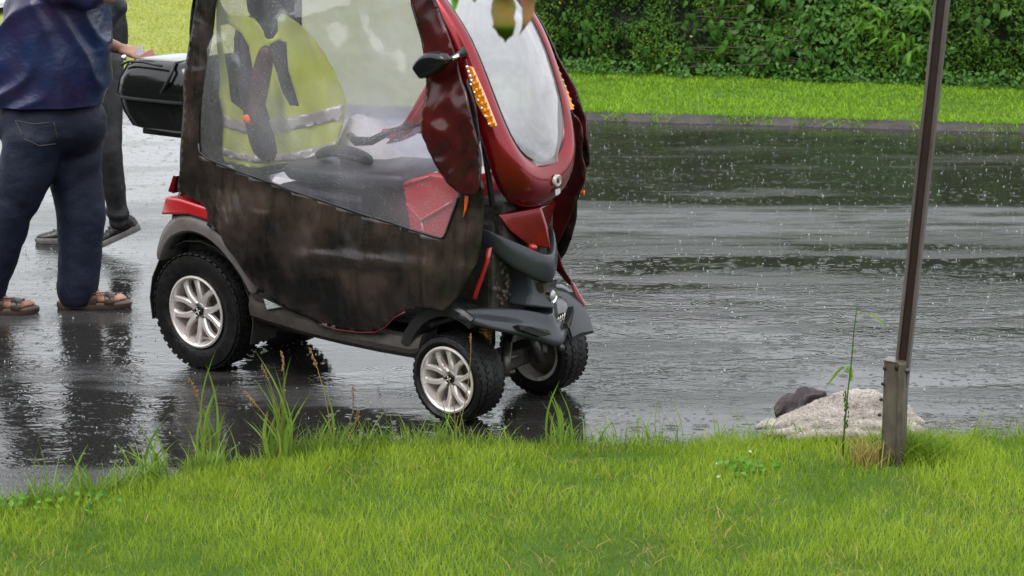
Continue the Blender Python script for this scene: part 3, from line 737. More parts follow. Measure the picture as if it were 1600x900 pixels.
RW = wheel_parts(.262, .162, .15, True)
FW = wheel_parts(.183, .136, .135, False)
cR = T(308, 486, 0); cF = T(700, 594, 0)
wheel(RW, cR.x, 0, .262, 0); wheel(RW, cR.x, CW, .262, 0, flip=True)
wheel(FW, cF.x, 0, .183, math.radians(-2)); wheel(FW, cF.x + .045, CW + .035, .183, math.radians(-2), flip=True)

# ---- chassis and axles
bm = bmesh.new()
a_box(bm, (.72, .32, .24), (1.1, .34, .09)); a_box(bm, (0, .32, .262), (.12, .42, .12)); a_box(bm, (1.42, .32, .2), (.10, .42, .08))
a_box(bm, (.02, .32, .45), (.42, .46, .36)); a_box(bm, (.5, .32, .33), (.5, .5, .16)); 
finish('chassis', bm, MUD, scoot, smooth=False, bevel=.012)
bm = bmesh.new()
a_tube(bm, [(1.42, .14, .20), (1.47, .32, .22), (1.44, .50, .20)], .013, 8); a_tube(bm, [(1.42, .17, .15), (1.50, .30, .17)], .011, 8); a_tube(bm, [(1.50, .25, .30), (1.53, .19, .18)], .022, 10); a_tube(bm, [(1.50, .42, .30), (1.52, .46, .18)], .022, 10)
finish('steering_arm', bm, STEEL, scoot)
bm = bmesh.new()
for k in range(9): a_lathe(bm, [(.020, -.004), (.027, 0), (.020, .004)], c=(1.452, .165, .26 + k * .014), axis='Z', seg=14)
a_tube(bm, [(1.452, .165, .24), (1.452, .165, .42)], .013, 8)
finish('spring', bm, M('orange_spring', (.30, .13, .015), .4, var=(.2, .08, .01), vs=20), scoot)

# ---- sill along the side
def both(fn):
    fn(0); fn(1)
def mir(p, k): return Vector((p.x, CW - p.y, p.z)) if k else p
def sill(k):
    pts = [(.30, .415, .272), (.40, .405, .262), (.60, .375, .245), (.80, .345, .237), (1.0, .335, .235), (1.19, .332, .238), (1.24, .345, .25)]
    rings = []
    for s, zt, zb in pts:
        ring = [(s, .10, zb), (s, .03, zb - .004), (s, .004, zb + .02), (s, -.004, (zt * .45 + zb * .55)), (s, -.001, (zt * .55 + zb * .45)), (s, .012, zt - .012), (s, .03, zt), (s, .12, zt)]
        rings.append([mir(Vector(p), k) for p in ring])
    bm = bmesh.new(); a_loft(bm, rings); q = finish('side_sill', bm, SKIRT, scoot, auto=28)
    bm = bmesh.new()      # the raised rib on the sill
    a_loft(bm, [[mir(Vector((s, o, zt + dz)), k) for o, dz in ((.006, -.016), (-.010, -.014), (-.010, -.034), (.004, -.038))] for s, zt in ((.33, .411), (.45, .396), (.62, .371), (.74, .352))])
    finish('sill_rib', bm, BLACKP, scoot, auto=28)
    tri = [(.395, .382), (.505, .360), (.415, .335)]
    plate('side_reflector', tri, lambda u, v, d: mir(Vector((u, -.004 - d, v)), k), .009, REFLECTOR, scoot, bevel=.003)
both(sill)

# ---- rear fender, tail light, rear body
def fender(k):
    arc = []
    px_out = [(240, 412), (243, 385), (252, 355), (266, 338), (285, 331), (308, 336), (332, 348), (355, 372), (380, 402), (398, 428), (409, 452)]
    px_in = [(249, 412), (252, 392), (262, 374), (276, 366), (293, 362), (312, 366), (333, 380), (352, 400), (370, 424), (384, 446), (390, 470)]
    rings = []
    for a, b in zip(px_out, px_in):
        A, B = T(*a, -.005), T(*b, -.02)
        c_ = Vector((cR.x, 0, .262)); inw = (c_ - B).normalized()
        ring = [Vector((A.x, .17, A.z)) + (A - c_).normalized() * .004, Vector((A.x, .05, A.z)) + (A - c_).normalized() * .004, Vector((A.x, .006, A.z)), Vector(((A.x * .75 + B.x * .25), -.014, A.z * .75 + B.z * .25)), Vector((B.x, -.022, B.z)), Vector((B.x, -.012, B.z)) + inw * .006, Vector((B.x, .17, B.z + .004))]
        rings.append([mir(p, k) for p in ring])
    bm = bmesh.new(); a_loft(bm, rings); finish('rear_fender', bm, FENDER, scoot, sub=1, auto=50)
    tl = [T(*p, .004) for p in [(263, 307), (285, 310), (328, 324), (329, 343), (300, 334), (256, 334)]]
    rings = [[mir(Vector((p.x, o, p.z)), k) for p in tl] for o in (.12, .0, -.012)]
    c_ = sum((Vector((p.x, 0, p.z)) for p in tl), Vector()) / 6
    rings.append([mir(Vector((p.x * .93 + c_.x * .07, -.018, p.z * .9 + c_.z * .1)), k) for p in tl])
    bm = bmesh.new(); a_loft(bm, rings); finish('tail_light', bm, REDLENS, scoot, auto=40, bevel=.008, segs=3)
both(fender)
bm = bmesh.new()
rr = []
for s, zz, half in [(-.20, .46, .26), (-.235, .60, .28), (-.215, .72, .29), (-.15, .80, .29), (-.06, .86, .28), (.08, .88, .28)]:
    rr.append([Vector((s, .32 - half, zz)), Vector((s - .015, .32 - half * .7, zz)), Vector((s - .02, .32, zz)), Vector((s - .015, .32 + half * .7, zz)), Vector((s, .32 + half, zz)), Vector((s + .12, .32 + half, zz - .03)), Vector((s + .12, .32 - half, zz - .03))])
a_loft(bm, rr); finish('rear_body', bm, BLACKG, scoot, sub=2)
bm = bmesh.new(); a_loft(bm, [[Vector((s, o, z)) for s, z in ((-.222, .775), (-.185, .85), (-.165, .85), (-.19, .77))] for o in (.05, .2, .44, .58)])
finish('rear_trim', bm, RED, scoot, auto=40)
bm = bmesh.new(); a_tube(bm, [(-.03, .06, .262), (-.03, .58, .262)], .03, 12); finish('rear_axle', bm, MUD, scoot)
# inner mudguard behind the rear wheel
bm = bmesh.new()
rings = []
for k in range(13):
    t = math.radians(-20 + 215 * k / 12); rings.append([Vector((cR.x + r_ * math.cos(t), o, .262 + r_ * math.sin(t))) for r_, o in ((.315, .02), (.315, .18), (.32, .18), (.32, .02))])
a_loft(bm, rings); finish('mudguard_liner', bm, MUD, scoot, auto=40)
bm = bmesh.new(); a_loft(bm, [[Vector((p.x, CW - p.y, p.z)) for p in r] for r in rings]); finish('mudguard_liner', bm, MUD, scoot, auto=40)

# ---- side curtains with window film
WIN = [(1.05, 1.74), (.115, 1.74), (.118, 1.64), (.085, 1.40), (.050, 1.14), (.042, 1.04), (.048, .968), (.22, .935), (.4, .906), (.66, .862), (.93, .822), (1.197, .794), (1.36, .766), (1.385, .768), (1.40, .80), (1.47, .98), (1.52, 1.10), (1.46, 1.28), (1.38, 1.44), (1.27, 1.60), (1.15, 1.74)]
CUR = [(1.18, 1.78), (.60, 1.80), (-.02, 1.78), (-.012, 1.634), (-.045, 1.30), (-.076, .90), (-.10, .80), (.02, .765), (.085, .742), (.088, .67), (.17, .63), (.26, .56), (.335, .47), (.375, .432), (.47, .39), (.60, .345), (.70, .322), (.815, .312), (.92, .314), (1.02, .328), (1.08, .362), (1.14, .412), (1.20, .446), (1.26, .466), (1.33, .475), (1.39, .472), (1.45, .53), (1.50, .603), (1.545, .69), (1.565, .766), (1.572, .88), (1.58, .996), (1.54, 1.09), (1.56, 1.18), (1.53, 1.30), (1.45, 1.46), (1.34, 1.62)]
def cur_off(s, z, seed=0):
    prof_ = -.034 * math.sin(min(1, max(0, (z - .30) / .55)) * math.pi) * min(1, max(0, (s + .05) / .3)) * min(1, max(0, (1.62 - s) / .4))
    o = -.012 + prof_
    o += .011 * FB(s, z * .7 + s * .45, seed, 5.0, 3)                                  # diagonal slack folds
    o += .010 * NZ(s * 9 - z * 4, z * 2, seed + 3) * min(1, max(0, (.95 - z) / .25))
    rip_ = math.exp(-((s - .16) / .12) ** 2) * math.exp(-((z - .68) / .16) ** 2)
    o += .010 * rip_ * math.sin(s * 70 + z * 55 + 3 * NZ(s, z, 5, 6))                  # crumple over the fender
    edge_ = math.exp(-((s - 1.5) / .06) ** 2) * (z < 1.02)
    o += .006 * edge_ * math.sin(z * 48 + 6 * NZ(s, z, 2, 8))
    o += -.018 * math.exp(-((z - (.62 + .07 * (s - .9))) / .025) ** 2) * (1 if .55 < s < 1.35 else 0) * min(1, abs(min(s - .55, 1.35 - s)) / .15)   # seam ridge
    if z > 1.0: o += .09 * ((z - 1.0) / .75) ** 1.6                                     # cabin narrows upward
    return o
def win_off(s, z, seed=0):
    fade = min(1, max(0, (z - .80 + .09 * (s)) / .15))
    return cur_off(s, z, seed) + .004 + fade * (.012 * NZ(s * 2.4 + z * 3.2, z * .8 - s * 1.1, seed + 9) + .005 * NZ(s * 6 + z * 7, s * 2, seed + 4) - .012 * math.exp(-((s - .12 + (z - 1.35) * .42) / .022) ** 2) - .010 * math.exp(-((z - 1.50 - (s - .3) * .28) / .022) ** 2) * (s < .85))
def curtain(k):
    c = sheet('side_curtain', CUR, .022, lambda u, v: mir(Vector((u, cur_off(u, v, k * 5), v)), k), VINYL, scoot, holes=[WIN], solid=.004)
    sheet('window_film', smoothpoly([(a, b) for a, b in WIN]), .03, lambda u, v: mir(Vector((u, win_off(u, v, k * 5), v)), k), FILMF if k else FILM, c)
    bm = bmesh.new()     # bright frayed hem line
    hem = [(.72, .318), (.815, .309), (.92, .311), (1.02, .326), (1.08, .360), (1.14, .410), (1.20, .444)]
    a_tube(bm, [mir(Vector((s, cur_off(s, z, k * 5) - .004, z)), k) for s, z in hem], .0035, 6); finish('hem_cord', bm, DRED, c)
    edge = [Vector(p) for p in smoothpoly(WIN[4:16])[2:-2]]
    bm = bmesh.new(); a_tube(bm, [mir(Vector((p.x, cur_off(p.x, p.y, k * 5) - .004, p.y)), k) for p in edge], .0055, 6, .8); finish('window_binding', bm, BLACKP, c)
    return c
both(curtain)
# orange zip pulls
def zip_(k):
    p = [(1.512, .962), (1.505, .93), (1.497, .90), (1.487, .865)] if not k else [(1.575, .955), (1.560, .92), (1.548, .885), (1.54, .855)]
    bm = bmesh.new(); a_loft(bm, [[mir(Vector((s + ds, cur_off(s, z, k * 5) - .012 - do, z)), k) for ds, do in ((-w_, 0), (0, .004), (w_, 0), (0, -.004))] for (s, z), w_ in zip(p, (.008, .009, .006, .003))])
    finish('zip_pull', bm, ORANGE, scoot)
both(zip_)
# loose black strip hanging outside the far edge, lit orange tab
FARS = [(1.50, 1.20), (1.565, 1.20), (1.60, 1.13), (1.588, 1.04), (1.612, .96), (1.588, .88), (1.51, .70), (1.46, .62), (1.42, .66), (1.45, .80)]
sheet('loose_strip', smoothpoly(FARS), .018, lambda u, v: Vector((u, CW + .005 + .014 * NZ(u * 9, v * 7, 3), v)), FLAP, scoot, solid=.005)
FARB = [(1.43, .66), (1.475, .605), (1.51, .53), (1.545, .485), (1.555, .47), (1.52, .47), (1.47, .52), (1.42, .56)]
sheet('loose_lining', smoothpoly(FARB), .014, lambda u, v: Vector((u, CW + .012 + .012 * NZ(u * 12, v * 10, 6), v)), DRED, scoot, solid=.004)
sheet('loose_tab', smoothpoly([(1.535, .495), (1.56, .475), (1.605, .41), (1.615, .39), (1.60, .382), (1.572, .41), (1.545, .455)]), .012, lambda u, v: Vector((u, CW + .012 + .012 * NZ(u * 12, v * 10, 6), v)), DPINK, scoot, solid=.004)
bm = bmesh.new(); a_box(bm, (1.597, CW + .012, .872), (.008, .008, .022)); finish('zip_tab', bm, ORANGE, scoot)

# ---- crumpled flap over the front edge of the near window
def flap(k):
    F_ = [(1.22, 1.76), (1.186, 1.691), (1.235, 1.60), (1.273, 1.509), (1.309, 1.399), (1.306, 1.30), (1.304, 1.197), (1.335, 1.13), (1.363, 1.088), (1.41, 1.03), (1.462, .978), (1.52, .955), (1.585, .968), (1.60, 1.02), (1.592, 1.11), (1.575, 1.18), (1.555, 1.25), (1.52, 1.34), (1.47, 1.41), (1.44, 1.49), (1.395, 1.57), (1.34, 1.65), (1.28, 1.76)]
    def fn(u, v):
        r1 = 1 - abs(NZ(u * 6 + v * 2.5, v * 4 - u * 3, 11 + k)) * 2
        r2 = 1 - abs(NZ(u * 11 - v * 6, v * 8 + u, 21 + k)) * 2
        amp = .25 + .75 * min(1, max(0, (1.42 - v) / .15))
        o = -.040 - .020 * r1 * amp - .010 * r2 * amp
        if v > 1.0: o += .085 * ((v - 1.0) / .75) ** 1.6
        return mir(Vector((u, o, v)), k)
    sheet('door_flap', smoothpoly(F_), .016, fn, FLAP, scoot, solid=.006)
both(flap)

# ---- front shell (red) round the windscreen, and windscreen
INN = [(1.78, 1.235, .095), (1.65, 1.375, .082), (1.55, 1.455, .082), (1.42, 1.52, .086), (1.286, 1.575, .096), (1.183, 1.612, .118), (1.115, 1.633, .155), (1.066, 1.648, .22), (1.048, 1.655, .31)]
RID = [(1.80, 1.215, .045), (1.66, 1.355, .035), (1.555, 1.44, .030), (1.42, 1.503, .030), (1.288, 1.562, .034), (1.165, 1.602, .045), (1.02, 1.640, .085), (.905, 1.650, .18), (.872, 1.645, .31)]
BAK = [(1.80, 1.15, .035), (1.655, 1.30, .022), (1.55, 1.38, .016), (1.415, 1.43, .008), (1.288, 1.495, .010), (1.17, 1.548, .018), (1.02, 1.580, .040), (.895, 1.585, .13), (.845, 1.57, .31)]
def row(L, ds=0, do=0, dz=0):
    a = [Vector((s + ds, o + do, z + dz)) for z, s, o in L]
    b = [Vector((p.x, .64 - .02 - p.y, p.z)) for p in a[:-1]][::-1]
    return a + b
def mid(i):
    (z1, s1, o1), (z2, s2, o2) = INN[i], RID[i]; bul = .004 + (.028 if i >= 6 else .010 * (i == 5))
    return ((z1 + z2) / 2, (s1 + s2) / 2 + bul, (o1 + o2) / 2)
MID = [mid(i) for i in range(9)]
rows = [row(INN, -.022), row(INN, 0), row(MID), row(RID, .004), row(BAK)]
rows += [row(BAK, -.02, .03)]
bm = bmesh.new(); a_loft(bm, rows, close=False, caps=False)
shell = finish('front_shell', bm, RED, scoot, sub=2, solid=.006)
OCs = .31
rings = []
for (z, s, o) in INN[:-1]:
    r_ = []
    for k in range(9):
        q = -1 + 2 * k / 8; r_.append(Vector((s - .008 + .035 * (1 - q * q), OCs + q * (OCs - o), z)))
    rings.append(r_)
z, s, o = INN[-1]; rings.append([Vector((s - .006 + .02 * (1 - (-1 + k / 4) ** 2), OCs + (-1 + k / 4) * .09, z)) for k in range(9)])
bm = bmesh.new(); a_loft(bm, rings, close=False, caps=False); finish('windscreen', bm, SCREEN, scoot, sub=2)
bm = bmesh.new(); a_tube(bm, [p + Vector((-.004, 0, 0)) for p in row(INN, .002)], .0035, 6); finish('windscreen_seal', bm, BLACKP, scoot, sub=1)
# badge and sticker on the chin
def chin(px, py): 
    p = T(px, py, .31); return p
cb = T(861, 281, .33)
bm = bmesh.new()
def disc_pts(c, r, d, n=20): return [c + Vector((d, r * math.cos(2 * math.pi * k / n), r * math.sin(2 * math.pi * k / n))) for k in range(n)]
CB = Vector((1.680, .338, .978))
a_loft(bm, [disc_pts(CB, .024, -.004), disc_pts(CB, .024, .007), disc_pts(CB, .020, .009), disc_pts(CB, .019, .006)])
badge = finish('badge', bm, GLINT, scoot, auto=30)
bm = bmesh.new()
for t in (.3, 1.3, 2.4): a_box(bm, CB + Vector((.008, 0, 0)), (.002, .026, .003), Matrix.Rotation(t, 3, 'X'))
finish('badge_emblem', bm, BLACKP, badge)
obj('sticker', [(1.681, .328, .942), (1.680, .362, .944), (1.680, .363, .924), (1.679, .342, .916), (1.680, .330, .920)], [(0, 1, 2, 3, 4)], M('sticker_paper', (.62, .62, .64), .5, var=(.45, .43, .45), vs=60), scoot, smooth=False, solid=.002)

# ---- side signal light
def signal(k):
    quad = [(1.470, 1.452), (1.502, 1.448), (1.560, 1.345), (1.618, 1.228), (1.590, 1.222), (1.520, 1.31)]
    def on(s, z, d): 
        b = .028 - .12 * (s - (1.47 + (1.452 - z) * .55)); q_ = Vector((s + .25 * d, b - .012 - d, z)); return Vector((q_.x - .02, .595 - q_.y, q_.z)) if k else q_
    hs_ = plate('signal_light', quad, lambda u, v, d: on(u, v, -.02 + d), .022, M('lamp_backing', (.60, .19, .008), .15, coat=1) if not k else bpy.data.materials['lamp_backing'], scoot, bevel=.003)
    bm = bmesh.new()
    for i in range(8):
        t = .14 + .80 * i / 7; bs_ = Vector((1.492 + (1.604 - 1.492) * t, 1.452 + (1.232 - 1.452) * t))
        for j in (0, 1):
            p = on(bs_.x + .010 - .018 * j, bs_.y - .004 - .006 * j, .004); a_ball(bm, p + Vector((0, .003 if not k else -.003, 0)), (.0080, .0045, .0088), 2)
    finish('amber_lens', bm, AMBER, hs_)
    bm = bmesh.new()
    for i in range(6):
        t = .30 + .66 * i / 5; p = on(1.462 + (1.594 - 1.462) * t - .004, 1.447 + (1.226 - 1.447) * t, .004); a_ball(bm, p, (.0055, .004, .0055), 2)
    finish('clear_lens', bm, CLEAR, hs_)
    bm = bmesh.new()
    for i in range(4): a_box(bm, on(1.481 + .007 * i, 1.447 - .017 * i, .003), (.008, .006, .012))
    finish('lamp_strip', bm, CLEAR, hs_)
both(signal)

# ---- near-side mirror
bm = bmesh.new()
mp = [(p.x, p.z) for p in (T(*q, -.075) for q in [(643, 107), (647, 97), (661, 82), (680, 79), (697, 84), (703, 92), (694, 110), (672, 122), (655, 124)])]
mp_old = [(1.225, 1.405), (1.235, 1.44), (1.275, 1.482), (1.33, 1.485), (1.385, 1.470), (1.395, 1.44), (1.37, 1.415), (1.29, 1.392), (1.245, 1.388)]
def mring(o, sc_, ds=0): 
    c_ = Vector((sum(a for a, b in mp) / 9, sum(b for a, b in mp) / 9)); return [Vector((c_.x + (a - c_.x) * sc_ + ds, o, c_.y + (b - c_.y) * sc_)) for a, b in mp]
a_loft(bm, [mring(-.045, .80), mring(-.055, .97), mring(-.075, 1.0), mring(-.098, .86, .006), mring(-.106, .55, .01)])
mirror = finish('wing_mirror', bm, BLACKG, scoot, sub=1, bevel=.006)
bm = bmesh.new(); a_tube(bm, [T(692, 95, -.06), T(705, 92, -.04), T(716, 86, -.015), T(727, 80, .01)], [.014, .011, .012, .020], 10); finish('mirror_arm', bm, BLACKP, mirror)
bm = bmesh.new(); a_tube(bm, [T(706, 93, -.045), T(717, 86, -.02)], .008, 10); finish('mirror_joint', bm, CHROME, mirror)

# ---- nose, grey cowl, bumper
def tri_nose():
    L_ = [Vector((1.53, .13, .80)), Vector((1.62, .25, .775)), Vector((1.672, .31, .70))]
    bm = bmesh.new()
    a_loft(bm, [[Vector((1.56, .10, .86)), Vector((1.62, .31, .87)), Vector((1.56, .52, .86)), Vector((1.48, .31, .88))],
                [Vector((1.57, .16, .79)), Vector((1.655, .31, .79)), Vector((1.57, .46, .79)), Vector((1.48, .31, .80))],
                [Vector((1.60, .25, .72)), Vector((1.676, .31, .70)), Vector((1.60, .37, .72)), Vector((1.52, .31, .72))]])
    finish('nose_panel', bm, RED, scoot, bevel=.008, auto=30)
tri_nose()
bm = bmesh.new(); a_ball(bm, (1.625, .25, .715), (.022, .016, .014)); finish('nose_light', bm, REDLENS, scoot)
# V-shaped cowl
half = [((1.470, .100, .806), (1.495, .108, .728)), ((1.530, .125, .782), (1.552, .135, .690)), ((1.590, .170, .748), (1.604, .178, .632)), ((1.640, .235, .708), (1.650, .240, .588)), ((1.672, .290, .678), (1.672, .290, .560))]
full = half + [((a[0], .62 - a[1], a[2]), (b[0], .62 - b[1], b[2])) for a, b in half][::-1]
rings = []
for i, (a, b) in enumerate(full):
    a, b = Vector(a), Vector(b); back = Vector((-.040, 0, 0))
    rings.append([a + Vector((-.004, 0, .003)), a.lerp(b, .06) + Vector((.008, 0, 0)), a.lerp(b, .45) + Vector((.016, 0, 0)), a.lerp(b, .9) + Vector((.006, 0, 0)), b + Vector((-.006, 0, -.002)), b + back, a.lerp(b, .5) + back * .8, a + back])
bm = bmesh.new(); a_loft(bm, rings); finish('front_cowl', bm, DGREY, scoot, sub=2)
bm = bmesh.new(); a_loft(bm, [[Vector((1.664 + d, .31 + w_ * k_, z_)) for k_, z_ in ((-1, .566), (1, .566), (.8, .528), (-.8, .528))] for d, w_ in ((-.05, .045), (.006, .050))]); finish('lamp_recess', bm, MUD, scoot, smooth=False)
# neck below with lamp bowl
bm = bmesh.new()
a_loft(bm, [[Vector((1.61, .235, .63)), Vector((1.660, .31, .62)), Vector((1.61, .385, .63)), Vector((1.50, .38, .64)), Vector((1.50, .24, .64))],
            [Vector((1.62, .25, .54)), Vector((1.655, .31, .53)), Vector((1.62, .37, .54)), Vector((1.50, .37, .53)), Vector((1.50, .25, .53))],
            [Vector((1.62, .22, .475)), Vector((1.70, .31, .455)), Vector((1.62, .40, .475)), Vector((1.52, .40, .47)), Vector((1.52, .22, .47))]])
finish('front_neck', bm, DGREY, scoot, bevel=.012, segs=3, auto=50)
bm = bmesh.new(); a_lathe(bm, [(0, -.01), (.022, -.004), (.034, .010), (.038, .012), (.036, -.015)], seg=24)
hl = finish('headlight', bm, CHROME, scoot, auto=40); hl.location = (1.668, .325, .508); hl.scale = (.8, .8, .8); hl.rotation_euler = (0, 0, -math.pi / 2 + .1)
bm = bmesh.new(); a_ball(bm, (0, .004, 0), (.03, .014, .03)); finish('lamp_glass', bm, M('lamp_glass', (.35, .33, .36), .05, metal=.4, coat=1), hl)
# dark cavity behind
bm = bmesh.new(); a_box(bm, (1.40, .32, .62), (.24, .40, .42)); a_box(bm, (1.45, .32, .80), (.22, .36, .22)); finish('front_bulkhead', bm, MUD, scoot, smooth=False, bevel=.02)
bm = bmesh.new()
for k in range(26):
    a_ball(bm, (1.522 + random.uniform(-.012, .01), .20 + random.gauss(0, .028), .56 + random.gauss(0, .045)), (random.uniform(.006, .016), random.uniform(.005, .014), random.uniform(.006, .018)), 1)
finish('caked_mud', bm, M('dry_mud', (.10, .08, .055), .8, var=(.05, .04, .03), vs=40, bump=.6, bs=90), scoot)['kind'] = 'stuff'
# red lining strip seen between curtain and cowl
bm = bmesh.new(); a_loft(bm, [[Vector(p) + Vector((-.014, 0, .0)), Vector(p) + Vector((0, -.010, 0)), Vector(p) + Vector((.014, 0, .004)), Vector(p) + Vector((0, .008, 0))] for p in ((1.55, .06, .735), (1.545, .05, .68), (1.52, .045, .61), (1.495, .045, .55), (1.485, .045, .52))])
finish('red_strip', bm, REDLENS, scoot)

# front bumper with two wings over the wheels
def bumper():
    st = [(-.02, 1.462, .472, .02), (.02, 1.47, .484, .03), (.10, 1.53, .482, .05), (.18, 1.585, .472, .072), (.25, 1.64, .455, .090), (.31, 1.70, .425, .105)]
    fr_ = [(-.02, 1.475, .458), (.0, 1.51, .438), (.06, 1.60, .410), (.14, 1.655, .385), (.23, 1.70, .345), (.31, 1.735, .300)]
    rings = []
    for i_, ((o, s, z, th), (o2, s2, z2)) in enumerate(zip(st, fr_)):
        bk = (.03, .07, .12, .15, .16, .16)[i_]
        a, b = Vector((s, o, z)), Vector((s2, o2, z2)); nrm_ = Vector((.5, 0, .86))
        rings.append([Vector((s - bk, o + .02, z - .012)), a + Vector((-.012, 0, -.004)), a + nrm_ * .004, a.lerp(b, .35) - nrm_ * .004, a.lerp(b, .75) + nrm_ * .012, b + Vector((.004, 0, .004)), b + Vector((-.006, .002, -.014)), Vector((s2 - .05, o2 + .01, z2 - .012)), Vector((s - bk + .01, o + .02, z - .035))])
    rings += [[Vector((p.x, .62 - p.y, p.z)) for p in r] for r in rings[:-1]][::-1]
    bm = bmesh.new(); a_loft(bm, rings); return finish('front_bumper', bm, DGREY, scoot, sub=2)
bump = bumper()
bm = bmesh.new()      # guard curving down in front of the far wheel
a_loft(bm, [[Vector((s_, .50, z_ + .004)), Vector((s_ + .004, .56, z_ + .012)), Vector((s_ + .002, .655, z_)), Vector((s_ - .004, .667, z_ - .012)), Vector((s_ - .010, .655, z_ - .012)), Vector((s_ - .006, .50, z_ - .008))] for s_, z_ in ((1.44, .474), (1.50, .466), (1.555, .440), (1.60, .398), (1.632, .345), (1.652, .290))])
finish('wheel_guard', bm, DGREY, bump, auto=35)
def vent(k):
    q = [(1.648, .115, .425), (1.674, .16, .413), (1.706, .245, .385), (1.716, .248, .368), (1.695, .20, .366), (1.656, .12, .405)]
    q = [Vector(p) for p in q]; q = [Vector((p.x, .62 - p.y, p.z)) for p in q] if k else q
    bm = bmesh.new(); a = [bm.verts.new(p + Vector((.006, -.003, .002))) for p in q]; b = [bm.verts.new(p + Vector((-.03, 0, -.01))) for p in q]
    bm.faces.new(a); bm.faces.new(b[::-1]); [bm.faces.new((a[i], b[i], b[(i + 1) % 6], a[(i + 1) % 6])) for i in range(6)]
    finish('bumper_vent', bm, M('vent_black', (.004, .004, .004), .6) if not k else bpy.data.materials['vent_black'], bump, smooth=False)
both(vent)
gq = [T(860, 518, .335), T(862, 500, .335), T(879, 489, .392), T(877, 507, .392)]      # mesh insert on the far side of the bumper nose
gq = [p + Vector((.010, 0, .004)) for p in gq]
bm = bmesh.new(); a_ = [bm.verts.new(p) for p in gq]; b_ = [bm.verts.new(p + Vector((-.02, 0, -.006))) for p in gq]
bm.faces.new(a_); bm.faces.new(b_[::-1]); [bm.faces.new((a_[i], b_[i], b_[(i + 1) % 4], a_[(i + 1) % 4])) for i in range(4)]
grl = finish('bumper_grille', bm, bpy.data.materials['vent_black'], bump, smooth=False)
bm = bmesh.new()
for i in range(5):
    t = .1 + .2 * i; a_tube(bm, [gq[0].lerp(gq[3], t) + Vector((.003, 0, 0)), gq[1].lerp(gq[2], min(1, t + .08)) + Vector((.003, 0, 0))], .0018, 5)
for i in range(3):
    t = .2 + .3 * i; a_tube(bm, [gq[0].lerp(gq[1], t) + Vector((.003, 0, 0)), gq[3].lerp(gq[2], t) + Vector((.003, 0, 0))], .0016, 5)
finish('grille_mesh', bm, ALLOY, grl)['kind'] = 'stuff'
bm = bmesh.new(); a_lathe(bm, [(0, -.004), (.014, 0), (.016, .01), (.0, .012)], seg=16); t_ = finish('tow_eye', bm, BLACKP, bump); t_.location = (1.725, .305, .300)
# front inner arch (black flare behind the wheel)
def arch(k):
    rings = []
    for q in range(10):
        t = math.radians(158 - 98 * q / 9); r0 = .215
        c_ = Vector((cF.x, 0, .19)); rings.append([mir(c_ + Vector((r_ * math.cos(t), o, r_ * 1.18 * math.sin(t))), k) for r_, o in ((r0, .0), (r0 + .035, -.012), (r0 + .045, .0), (r0 + .03, .16), (r0, .16))])
    bm = bmesh.new(); a_loft(bm, rings); finish('front_arch', bm, BLACKP, scoot, auto=40)
both(arch)

# ---- floor, seat, tiller
bm = bmesh.new(); a_box(bm, (.78, .32, .385), (1.0, .56, .03)); finish('floor_pan', bm, BLACKP, scoot, smooth=False, bevel=.01)
bm = bmesh.new(); a_box(bm, (.60, .32, .63), (.50, .40, .46)); finish('seat_base', bm, SEATBACK, scoot, smooth=False, bevel=.03)
seat = empty('seat', (0, 0, 0), 0, scoot)
def cushion(bm, x0, x1, y0, y1, z0, z1, r=.04):
    vs_ = a_box(bm, ((x0 + x1) / 2, (y0 + y1) / 2, (z0 + z1) / 2), (x1 - x0, y1 - y0, z1 - z0))
    return vs_
bm = bmesh.new(); rg = []
for s, zt, zb, hw in [(.34, .955, .88, .20), (.50, .965, .86, .225), (.80, .975, .86, .23), (.97, .985, .87, .225), (1.05, .975, .885, .20), (1.085, .945, .91, .16)]:
    rg.append([Vector((s, .33 + hw * math.copysign(abs(math.cos(t)) ** .55, math.cos(t)), (zt + zb) / 2 + (zt - zb) / 2 * math.copysign(abs(math.sin(t)) ** .6, math.sin(t)))) for t in np.linspace(0, 2 * math.pi, 20, endpoint=False)])
a_loft(bm, rg); finish('seat_cushion', bm, SEAT, seat, sub=1)
bm = bmesh.new(); rg = []
for z, s, hw, th in [(.90, .24, .19, .06), (1.0, .22, .22, .065), (1.2, .18, .225, .065), (1.42, .13, .215, .06), (1.52, .11, .18, .05), (1.56, .10, .10, .03)]:
    rg.append([Vector((s + th * math.copysign(abs(math.cos(t)) ** .6, math.cos(t)), .36 + hw * math.copysign(abs(math.sin(t)) ** .6, math.sin(t)), z)) for t in np.linspace(0, 2 * math.pi, 20, endpoint=False)])
a_loft(bm, rg); finish('backrest', bm, SEATBACK, seat, sub=1)
bm = bmesh.new(); rg = []
for z, hw, th in [(1.545, .10, .035), (1.57, .135, .045), (1.66, .14, .045), (1.70, .11, .03)]:
    rg.append([Vector((.16 + th * math.copysign(abs(math.cos(t)) ** .6, math.cos(t)), .34 + hw * math.copysign(abs(math.sin(t)) ** .6, math.sin(t)), z)) for t in np.linspace(0, 2 * math.pi, 16, endpoint=False)])
a_loft(bm, rg); finish('headrest', bm, SEATBACK, seat, sub=1)
